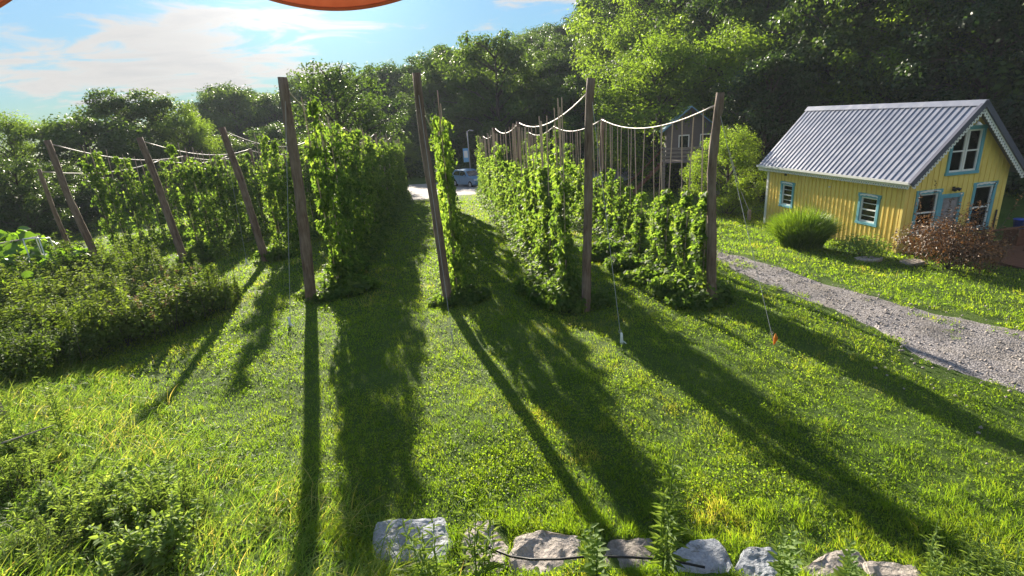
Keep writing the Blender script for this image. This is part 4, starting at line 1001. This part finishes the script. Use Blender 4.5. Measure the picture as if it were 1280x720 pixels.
# roof: two sheets with ribs
OV, EV = .42, .30
def roof_pt(side, s, y, off=0):
    """s: distance down the slope from the ridge measured horizontally"""
    x = W_ / 2 - side * s; n = Vector((-side * slope, 0, 1)).normalized() * off
    return Vector((x, y, APX + .10 - slope * s)) + n
half = W_ / 2 + EV
rf = MB()
for side in (1, -1):
    y0, y1 = -OV, L_ + .38
    rf.add([roof_pt(side, 0, y0), roof_pt(side, half, y0), roof_pt(side, half, y1), roof_pt(side, 0, y1),
            roof_pt(side, 0, y0, -.07), roof_pt(side, half, y0, -.07), roof_pt(side, half, y1, -.07), roof_pt(side, 0, y1, -.07)],
           [(0,1,2,3), (4,7,6,5), (0,4,5,1), (1,5,6,2), (2,6,7,3), (3,7,4,0)])
    y = y0 + .12
    while y < y1 - .05:
        c = [(-.030, .002), (-.014, .027), (.014, .027), (.030, .002)]
        vs = [roof_pt(side, .12, y + a, h) for a, h in c] + [roof_pt(side, half + .012, y + a, h) for a, h in c]
        rf.add(vs, [(0,1,5,4), (1,2,6,5), (2,3,7,6), (3,2,1,0), (4,5,6,7)])
        y += .245
roof = rf.build('roof', M['roof'], house)
rc = MB()
for side in (1, -1):
    rc.add([roof_pt(side, 0, -OV - .02, .05), roof_pt(side, .17, -OV - .02, .042), roof_pt(side, .17, L_ + .4, .042), roof_pt(side, 0, L_ + .4, .05)], [(0, 1, 2, 3)])
rc.build('ridge_cap', M['roof'], house)
for side in (1, -1):   # rake trim
    y0 = -OV - .03
    MB().add([roof_pt(side, -.0, y0, .045), roof_pt(side, half + .03, y0, .045), roof_pt(side, half + .03, y0, -.13), roof_pt(side, 0, y0, -.13),
              roof_pt(side, 0, y0 + .1, .045), roof_pt(side, half + .03, y0 + .1, .045), roof_pt(side, half + .03, y0 + .028, -.13), roof_pt(side, 0, y0 + .028, -.13)],
             [(0,1,2,3), (0,4,5,1), (4,7,6,5), (3,2,6,7), (1,5,6,2), (0,3,7,4)]).build('rake_trim', M['ridge'], house)
    # lace bargeboard: a band with scallops, dark diamonds painted on it for shaded holes
    b = MB(); n = 26
    yb = -OV + .03
    def bp_(s, o): return roof_pt(side, s, yb, -.13 - o)
    for k in range(n):
        s0 = .05 + (half - .02) * k / n; s1 = .05 + (half - .02) * (k + 1) / n; m1 = s0 + (s1 - s0) * .5
        pts = [bp_(s0, 0), bp_(s1, 0), bp_(s1, .09), bp_(m1 + (s1 - s0) * .28, .155), bp_(m1, .175), bp_(m1 - (s1 - s0) * .28, .155), bp_(s0, .09)]
        q = [p + Vector((0, .018, 0)) for p in pts]; b.add(pts + q, [tuple(range(7)), tuple(range(13, 6, -1))] + [(i, (i+1) % 7, (i+1) % 7 + 7, i + 7) for i in range(7)])
    lace = b.build('lace_bargeboard', M['white'], house)
    b = MB()
    for k in range(n):
        sm_ = .05 + (half - .02) * (k + .5) / n
        pts = [bp_(sm_ - .022, .075) + Vector((0, -.003, 0)), bp_(sm_, .045) + Vector((0, -.003, 0)), bp_(sm_ + .022, .075) + Vector((0, -.003, 0)), bp_(sm_, .11) + Vector((0, -.003, 0))]
        b.add(pts, [(0, 1, 2, 3)])
    b.build('painted_piercing', M['darkgrey'], lace)
# eave: soffit, fascia gutter and scalloped frieze
xe = W_ / 2 - half; ze = APX + .10 - slope * half
MB().box(xe + .02, -.003, -OV + .06, L_ + .36, ze - .1, ze - .085).build('soffit', M['white'], house)
gm = MB(); gm.prism([(xe - .10, ze - .05), (xe - .105, ze + .035), (xe - .085, ze + .035), (xe - .08, ze - .03), (xe + .0, ze - .03), (xe + .0, ze - .085), (xe - .07, ze - .085)], -OV + .02, L_ + .38)
gm.build('gutter', M['white'], house)
fb = MB(); n = 76
for k in range(n):
    a0 = -OV + .08 + (L_ + .7) * k / n; a1 = -OV + .08 + (L_ + .7) * (k + 1) / n; mm = (a0 + a1) / 2; dd = (a1 - a0)
    fb.prism([(a0, ze - .10), (a1, ze - .10), (a1, ze - .17), (mm + dd * .28, ze - .215), (mm, ze - .228), (mm - dd * .28, ze - .215), (a0, ze - .17)], xe + .01, xe + .028, 'x')
fz_ = fb.build('scalloped_frieze', M['white'], house)
b = MB()
for k in range(n):
    mm = -OV + .08 + (L_ + .7) * (k + .5) / n; b.add([(xe + .007, mm - .018, ze - .158), (xe + .007, mm, ze - .135), (xe + .007, mm + .018, ze - .158), (xe + .007, mm, ze - .182)], [(0, 1, 2, 3)])
b.build('painted_piercing', M['darkgrey'], fz_)  # dark diamonds laid on the frieze as the shade inside its holes
# windows
def window(h, F, rot, sashes=1, lace=True, label=None, lights=2):
    a0, a1, z0, z1 = h; wv = .1
    out = -1
    def bx(mb, p0, p1, q0, q1, d0, d1):
        mb.add([F(p0, q0, d0), F(p1, q0, d0), F(p1, q1, d0), F(p0, q1, d0), F(p0, q0, d1), F(p1, q0, d1), F(p1, q1, d1), F(p0, q1, d1)],
               [(0,1,2,3), (4,7,6,5), (0,4,5,1), (1,5,6,2), (2,6,7,3), (3,7,4,0)])
    f = MB(); e = .004
    bx(f, a0 - wv, a0 + e, z0 - .002, z1 + .002, -.045, .02); bx(f, a1 - e, a1 + wv, z0 - .002, z1 + .002, -.045, .02)
    bx(f, a0 - wv - .03, a1 + wv + .03, z1 + .002, z1 + .13, -.05, .02); bx(f, a0 - wv - .02, a1 + wv + .02, z0 - .1, z0 - .002, -.055, .02)
    root = f.build('window', M['turq'], house, bevel=.004)
    s = MB(); n = sashes; wd = (a1 - a0) / n
    for i in range(n):
        p0, p1 = a0 + wd * i + .006 + (.02 if i else 0), a0 + wd * (i + 1) - .006 - (.02 if i < n - 1 else 0); t = .05; zm = (z0 + z1) / 2
        bx(s, p0, p0 + t, z0 + .004, z1 - .004, .0, .06); bx(s, p1 - t, p1, z0 + .004, z1 - .004, .0, .06)
        bx(s, p0 + t, p1 - t, z0 + .004, z0 + .06, .001, .06); bx(s, p0 + t, p1 - t, z1 - .055, z1 - .004, .001, .06); bx(s, p0 + t, p1 - t, zm - .022, zm + .022, -.005, .06)
        if lights == 4: bx(s, p0 + t, p1 - t, (z0 + zm) / 2 - .01, (z0 + zm) / 2 + .01, .02, .05); bx(s, p0 + t, p1 - t, (z1 + zm) / 2 - .01, (z1 + zm) / 2 + .01, .02, .05)
    if n > 1: 
        fm = MB(); bx(fm, (a0+a1)/2 - .026, (a0+a1)/2 + .026, z0 + .004, z1 - .004, -.03, .05); fm.build('mullion', M['white'], root)
    s.build('sash', M['white'], root)
    g_ = MB(); bx(g_, a0 + .02, a1 - .02, z0 + .02, z1 - .02, .038, .044); g_.build('pane', M['glass'], root)
    if lace:
        l = MB(); c = (a0 + a1) / 2; hw_ = (a1 - a0) / 2 + .02; k = 9
        top = [(c - hw_ + 2 * hw_ * i / (k - 1), z1 + .075 + .05 * math.sin(math.pi * i / (k - 1)) + (.014 if i % 2 else 0)) for i in range(k)]
        low = [(c + hw_ - 2 * hw_ * i / (k - 1), z1 + .03 + (.022 if i % 2 else 0) + .02 * math.sin(math.pi * i / (k - 1))) for i in range(k)]
        pl = top + low; nn = len(pl)
        l.add([F(p, q, -.054) for p, q in pl] + [F(p, q, -.066) for p, q in pl], [(i, i+1, nn-2-i, nn-1-i) for i in range(k-1)] + [(nn+nn-1-i, nn+nn-2-i, nn+i+1, nn+i) for i in range(k-1)] + [(i, i + nn, (i+1) % nn + nn, (i+1) % nn) for i in range(nn)])
        l.build('lace_trim', M['white'], root)
    cu = MB(); m = 14
    for side, (c0, c1) in enumerate(((a0 + .01, a0 + (a1-a0) * .42), (a0 + (a1-a0) * .60, a1 - .01))):
        vs = []
        for i in range(m + 1):
            p = c0 + (c1 - c0) * i / m; d = .11 + .018 * (i % 2); vs += [F(p, z0 + .01, d), F(p, z1 - .01, d)]
        if not (label == 'dark'): cu.add(vs, [(2*i, 2*i+2, 2*i+3, 2*i+1) for i in range(m)])
    if cu.v: cu.build('curtain', M['curtain'], root, fixn=False)
    return root
for h in WIN_L: window(h, FL, 0, 1, True, None, 4)
window(WIN_G[0], FG, 0); window(WIN_G[1], FG, 0); window(WIN_G[2], FG, 0, 2, False, 'dark')
# dim room behind the glass
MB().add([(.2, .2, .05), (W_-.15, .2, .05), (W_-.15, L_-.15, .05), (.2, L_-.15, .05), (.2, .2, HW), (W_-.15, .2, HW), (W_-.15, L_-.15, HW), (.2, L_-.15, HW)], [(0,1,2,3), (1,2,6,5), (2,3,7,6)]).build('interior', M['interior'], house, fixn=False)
# door
dm = MB(); a0, a1, z0, z1 = DOOR
dm.box(a0 - .1, a0, -.045, .03, z0, z1).box(a1, a1 + .1, -.045, .03, z0, z1).box(a0 - .13, a1 + .13, -.05, .03, z1 + .002, z1 + .14)
door_f = dm.build('door', M['turq'], house, bevel=.004)
MB().box(a0, a1, .02, .06, z0, z1).box(a0 + .12, a1 - .12, .008, .02, z0 + .95, z1 - .14).box(a0 + .12, a1 - .12, .008, .02, z0 + .15, z0 + .8).build('door_leaf', M['olddoor'], door_f, bevel=.006)
MB().lathe([(.0, 0), (.025, .0), (.03, .03), (.0, .045)], 10).build('handle', M['black'], door_f, True).location = (a1 - .07, -.03, 1.15)
# lamps
lm = MB(); lm.box(1.87, 1.97, -.05, -.024, 2.16, 2.3)
lamp = lm.build('floodlight', M['black'], house); 
for dx in (-.08, .07): MB().tube([(1.92 + dx * .3, -.05, 2.24), (1.92 + dx, -.12, 2.24), (1.92 + dx * 1.4, -.2, 2.2)], [.02, .045, .06], 8).build('lamp_head', M['black'], lamp, True)
la = MB(); la.tube([(2.1, -.02, 4.45), (2.1, -.16, 4.52), (2.1, -.3, 4.45)], .016, 6); la.lathe([(.0, .1), (.03, .1), (.12, .0), (.11, .0), (.0, .05)], 12, (2.1, -.3, 4.35)); la.build('barn_lamp', M['white'], house, True)
MB().lathe([(0, .0), (.05, .0), (.05, .04), (0, .05)], 10).build('vent_cap', M['white'], house, True).location = (-.04, 3.4, 2.05)
MB().box(-.06, -.004, 6.0, 6.12, 2.28, 2.36).build('small_lamp', M['black'], house)
MB().tube([(3.98, -.04, .5), (3.98, -.05, 1.3)], .028, 8).build('downpipe', M['black'], house, True)
# deck beside the house
deck = thing('wooden_deck', 'red brown wooden deck with railing at the gable side of the yellow house', 'deck', (HX, HY, HZ), HR)
d = MB(); 
for k in range(22): d.box(1.6 + .0, 6.6, -.13 - .145 * (k + 1), -.13 - .145 * k - .008, .12, .155)
d.build('floor_board', M['deckwood'], deck)
MB().box(1.62, 6.6, -3.34, -3.29, -.12, .118).box(1.62, 1.66, -3.29, -.13, -.12, .118).build('skirt_board', M['deckwood'], deck)
for px, py in ((1.7, -.25), (1.7, -1.5), (3.55, -1.55), (3.55, -3.25), (5.0, -3.25), (6.5, -3.25)): MB().box(px - .05, px + .05, py - .05, py + .05, -.8, 1.0).build('post', M['deckwood'], deck, bevel=.006)
MB().box(1.65, 1.75, -1.5, -.2, 1.0, 1.04).box(3.5, 3.6, -3.25, -1.5, 1.0, 1.04).box(3.62, 6.55, -3.32, -3.18, 1.0, 1.04).box(1.76, 3.5, -1.6, -1.5, 1.0, 1.04).build('top_rail', M['deckwood'], deck)
MB().box(3.6, 6.5, -3.28, -3.24, .35, .45).box(3.53, 3.57, -3.2, -1.6, .35, .45).build('lower_rail', M['deckwood'], deck)
def loc_h(x, y, z): return Matrix.Translation((HX, HY, HZ)) @ Matrix.Rotation(HR, 4, 'Z') @ Vector((x, y, z))
cg = MB(); prof = []
for i in range(13):
    a = math.pi * i / 12; prof.append((.75 * math.cos(a), .155 + 1.05 * math.sin(a) ** .7))
cg.prism(prof, -.4, .4, 'y'); o = cg.build('covered_grill', M['darkgrey'], None, True, .05); o.location = loc_h(5.3, -1.0, 0); o.rotation_euler = (0, 0, HR); setp(o, 'dark covered grill standing on the wooden deck', 'grill')
o = MB().lathe([(0, 0), (.16, 0), (.2, .3), (.21, .3), (.21, .33), (.0, .33)], 14).build('blue_bucket', M['bluebin'], None, True); o.location = loc_h(4.25, -.7, .72); setp(o, 'blue bucket on a crate behind the house corner on the deck', 'bucket')
o = MB().box(-.3, .3, -.25, .25, 0, .565).build('wooden_crate', M['deckwood'], None, False, .01); o.location = loc_h(4.25, -.7, .155); o.rotation_euler = (0, 0, HR); setp(o, 'low wooden crate under the blue bucket on the deck', 'crate')
o = MB().lathe([(0, 0), (.1, 0), (.105, .05), (.105, .22), (.06, .3), (.03, .32), (.03, .36), (0, .36)], 14).build('water_jug', M['jug'], None, True); o.location = loc_h(3.25, -2.35, .155); setp(o, 'white plastic jug standing by the deck post', 'jug')

# ------------------------------------------------------------------ cabin on stilts
cb = atd(862, 196, 40.); cz = cb.z; cg_ = Z(cb.x, cb.y)
cab = thing('deck_cabin', 'small grey cabin with blue metal roof behind the strings of the path row', 'cabin', (cb.x, cb.y, cz), R(-14))
MB().add([(-1.7,0,-.1),(1.7,0,-.1),(1.7,0,2.1),(0,0,3.5),(-1.7,0,2.1),(-1.7,4,-.1),(1.7,4,-.1),(1.7,4,2.1),(0,4,3.5),(-1.7,4,2.1)], [(0,1,2,3,4),(9,8,7,6,5),(0,4,9,5),(1,6,7,2),(0,5,6,1)]).build('wall', M['greysiding'], cab)
rr = MB()
for sd_ in (1, -1): rr.add([(0,-.4,3.58),(sd_*2.1,-.4,1.84),(sd_*2.1,4.3,1.84),(0,4.3,3.58),(0,-.4,3.50),(sd_*2.1,-.4,1.76),(sd_*2.1,4.3,1.76),(0,4.3,3.50)], [(0,1,2,3),(4,7,6,5),(0,4,5,1),(1,5,6,2),(2,6,7,3)])
rr.build('roof', M['blueroof'], cab)
for cx_ in (-.45, 1.05):
    f = MB().box(cx_-.38,cx_+.38,-.05,-.003,.55,.63).box(cx_-.38,cx_+.38,-.05,-.003,1.52,1.6).box(cx_-.38,cx_-.3,-.05,-.003,.63,1.52).box(cx_+.3,cx_+.38,-.05,-.003,.63,1.52).build('window', M['white'], cab)
    MB().box(cx_-.3,cx_+.3,-.03,-.004,.63,1.52).build('pane', M['dglass'], f)
MB().box(-2.0,2.0,-1.9,-.06,-.22,-.1).build('deck_floor', M['greywood'], cab)
rl = MB()
for zz_ in (.15, .42, .7): rl.box(-2.0,2.0,-1.93,-1.88,zz_,zz_+.14).box(-2.02,-1.97,-1.85,-.1,zz_,zz_+.14)
rl.build('railing', M['greywood'], cab)
for px, py in ((-1.9,-1.8),(1.9,-1.8),(-1.6,3.6),(1.6,3.6),(-1.9,-.1),(0,-1.8)): MB().box(px-.08,px+.08,py-.08,py+.08,-(cz-cg_)-1.2,-.22 if py>-.0 else .9 if py < -1 else -.22).build('post', M['greywood'], cab)
st = MB(); hgt = cz - cg_
for k in range(10):
    t = (k + .5) / 10; st.box(-2.1 - 2.6 * t - .14, -2.1 - 2.6 * t + .14, -1.8, -.9, -.15 - hgt * t - .03, -.15 - hgt * t)
for yy in (-1.83, -.87): st.add([(-2.0,yy-.03,-.1),(-2.0,yy-.03,-.35),(-4.7,yy-.03,-hgt-.3),(-4.7,yy-.03,-hgt-.05),(-2.0,yy+.03,-.1),(-2.0,yy+.03,-.35),(-4.7,yy+.03,-hgt-.3),(-4.7,yy+.03,-hgt-.05)], [(0,1,2,3),(7,6,5,4),(0,4,5,1),(1,5,6,2),(2,6,7,3),(3,7,4,0)])
st.add([(-2.0,-1.9,.85),(-2.0,-1.9,.72),(-4.7,-1.9,-hgt+.8),(-4.7,-1.9,-hgt+.93),(-2.0,-1.84,.85),(-2.0,-1.84,.72),(-4.7,-1.84,-hgt+.8),(-4.7,-1.84,-hgt+.93)], [(0,1,2,3),(7,6,5,4),(0,4,5,1),(1,5,6,2),(2,6,7,3),(3,7,4,0)])
st.build('stairs', M['deckwood'], cab)

# ------------------------------------------------------------------ parked car
cp = atd(588, 236, 54.); cp.z = Z(cp.x, cp.y) + .03
car = thing('parked_car', 'blue grey hatchback car parked at the far end of the vine rows', 'car', cp, R(-52))
# side profile (x forward along local +x), widths vary with height
prof = [(-2.12,.42),(-2.18,.75),(-2.1,1.02),(-1.98,1.12),(-1.62,1.58),(-1.3,1.66),(.05,1.65),(.45,1.55),(1.05,1.1),(1.9,.98),(2.16,.82),(2.2,.45),(2.1,.28),(-2.0,.28)]
def cw(z): return .9 if z < 1.05 else .9 - (z - 1.05) * .38
b = MB(); n = len(prof)
b.add([(x, -cw(z), z) for x, z in prof] + [(x, cw(z), z) for x, z in prof], [tuple(range(n)), tuple(range(2*n-1, n-1, -1))] + [(i, i+n, (i+1) % n + n, (i+1) % n) for i in range(n)])
body = b.build('body', M['carpaint'], car, False, .05)
def side_glass(poly, s): return MB().add([(x, s * (cw(z) + .012), z) for x, z in poly], [tuple(range(len(poly)))])
for s in (1, -1):
    for poly in ([(-1.62,1.16),(-1.4,1.5),(-.55,1.56),(-.5,1.14)], [(-.42,1.14),(-.45,1.56),(.1,1.55),(.4,1.46),(.72,1.13)]): side_glass(poly, s).build('side_window', M['dglass'], car, fixn=False)
    for wx in (-1.32, 1.34):
        wl = MB(); wl.tube([(wx, s*.72, .33), (wx, s*.93, .33)], .33, 20); whl = wl.build('wheel', M['tyre'], car, False, .03)
        MB().tube([(wx, s*.90, .33), (wx, s*.945, .33)], .2, 14).build('rim', M['rim'], whl)
    MB().box(.52, .66, min(s*.93, s*1.08), max(s*.93, s*1.08), 1.1, 1.24).build('mirror', M['carpaint'], car, False, .02)
    MB().box(-2.17, -1.98, min(s*.62, s*.915), max(s*.62, s*.915), .88, 1.06).build('tail_light', M['taillight'], car, False, .02)
    MB().box(1.98, 2.19, min(s*.55, s*.895), max(s*.55, s*.895), .72, .88).build('headlight', M['headlamp'], car, False, .02)
    MB().box(-.5, -.485, min(s*.905, s*.912), max(s*.905, s*.912), .45, 1.1).build('door_seam', M['black'], car)
MB().add([(.47,-.68,1.56),(.47,.68,1.56),(1.07,.8,1.13),(1.07,-.8,1.13)], [(0,1,2,3)]).build('windscreen', M['dglass'], car, fixn=False)
MB().add([(-2.0,-.78,1.15),(-2.0,.78,1.15),(-1.66,.68,1.57),(-1.66,-.68,1.57)], [(3,2,1,0)]).build('rear_window', M['dglass'], car, fixn=False)
# sign on its pole
sp0 = atd(590, 236, 57.); sp0.z = Z(sp0.x, sp0.y)
sg = thing('blue_sign', 'blue and white sign on a thin pole above the parked car', 'sign', sp0, R(8))
MB().tube([(0, 0, 0), (0, 0, 5.4)], .06, 8).build('pole', M['wire'], sg, True)
MB().box(-.62, -.07, -.05, .0, 2.3, 3.7).build('panel', M['bluesign'], sg, False, .01)
MB().box(-.54, -.15, -.056, -.052, 2.75, 3.45).build('face', M['white'], sg)
MB().tube([(0, 0, 5.35), (.25, -.1, 5.5), (.5, -.2, 5.45)], .05, 6).box(.35, .62, -.3, -.1, 5.38, 5.46).build('lamp_arm', M['wire'], sg)

# ------------------------------------------------------------------ garden boards, far wire post
p = G(20, 306) + Vector((0, 0, .0)); pl = atd(18, 298, 20.5)
o = MB().box(-.9, .9, -.08, .08, -.02, .03).build('loose_plank', M['greywood']); o.location = (pl.x, pl.y, pl.z - .1); o.rotation_euler = (0, -.1, .1); setp(o, 'pale loose plank lying on trestle at the garden bed edge', 'plank')
pl = atd(36, 291, 20.)
fr = MB(); zb = Z(pl.x, pl.y); zt = pl.z - .22
for dx in (-.3, .3): fr.tube([(dx, 0, zb), (dx, 0, zt), (dx * .9, .5, zt - .1), (dx, .6, zb)], .022, 6)
fr.tube([(-.3, 0, zt), (.3, 0, zt)], .022, 6).tube([(-.27, .5, zt - .1), (.27, .5, zt - .1)], .022, 6)
o = fr.build('plant_support', M['pvc'], None, True); o.location = (pl.x, pl.y, 0); setp(o, 'low white pipe frame at the back of the squash bed', 'plant support')
pl = G(936, 276); o = MB().box(-.07, .07, -.07, .07, -.2, .55).build('short_post', M['greywood'], None, False, .01); o.location = pl; setp(o, 'short grey post at the edge of the woods by the house end', 'post')
tp = atd(912, 188, pl.y + 1.5); o = MB().tube(sag_pts(pl + Vector((0, 0, .5)), tp, .25, 8), .018, 5).build('overhead_wire', M['wire'], None, True); setp(o, 'thin wire rising from the short post into the trees', 'wire')

# ------------------------------------------------------------------ red awning over the viewpoint
def awning():
    D0 = 1.55; n = 120; x0, x1 = -2.6, 2.6
    q = atd(405, -30, D0); zt = q.z + .10
    t = thing('red_awning', 'red fabric awning edge with scalloped hem hanging into the top of view', 'awning', (0, D0, zt))
    per = 1.2; xc = atd(412, 12, D0).x + .06; zl = atd(408, 14, D0).z - zt
    def hem(x):
        k = abs(math.cos(math.pi * (x - xc) / per)) ** .8
        return zl + .004 + .29 * (1 - k)
    vs = []
    for i in range(n + 1):
        x = x0 + (x1 - x0) * i / n; y = .012 * math.sin(x * 9)
        vs += [(x, y, .02), (x, y + .006, hem(x))]
    m = MB().add(vs, [(2*i, 2*i+1, 2*i+3, 2*i+2) for i in range(n)]); v = m.build('valance', M['fabric'], t, True)
    md = v.modifiers.new('thickness', 'SOLIDIFY'); md.thickness = .004
    MB().tube([(x0 + (x1 - x0) * i / 400, .012 * math.sin((x0 + (x1 - x0) * i / 400) * 9) + .006, hem(x0 + (x1 - x0) * i / 400)) for i in range(401)], .005, 6).build('hem_binding', M['fabric'], t, True)
    c = MB().add([(x0, 0, .02), (x1, 0, .02), (x1, -2.4, .75), (x0, -2.4, .75)], [(0, 1, 2, 3)]).build('canopy', M['fabric'], t); md = c.modifiers.new('thickness', 'SOLIDIFY'); md.thickness = .004
    MB().tube([(x0, -.01, .03), (x1, -.01, .03)], .018, 8).build('front_bar', M['white'], t, True)
awning()
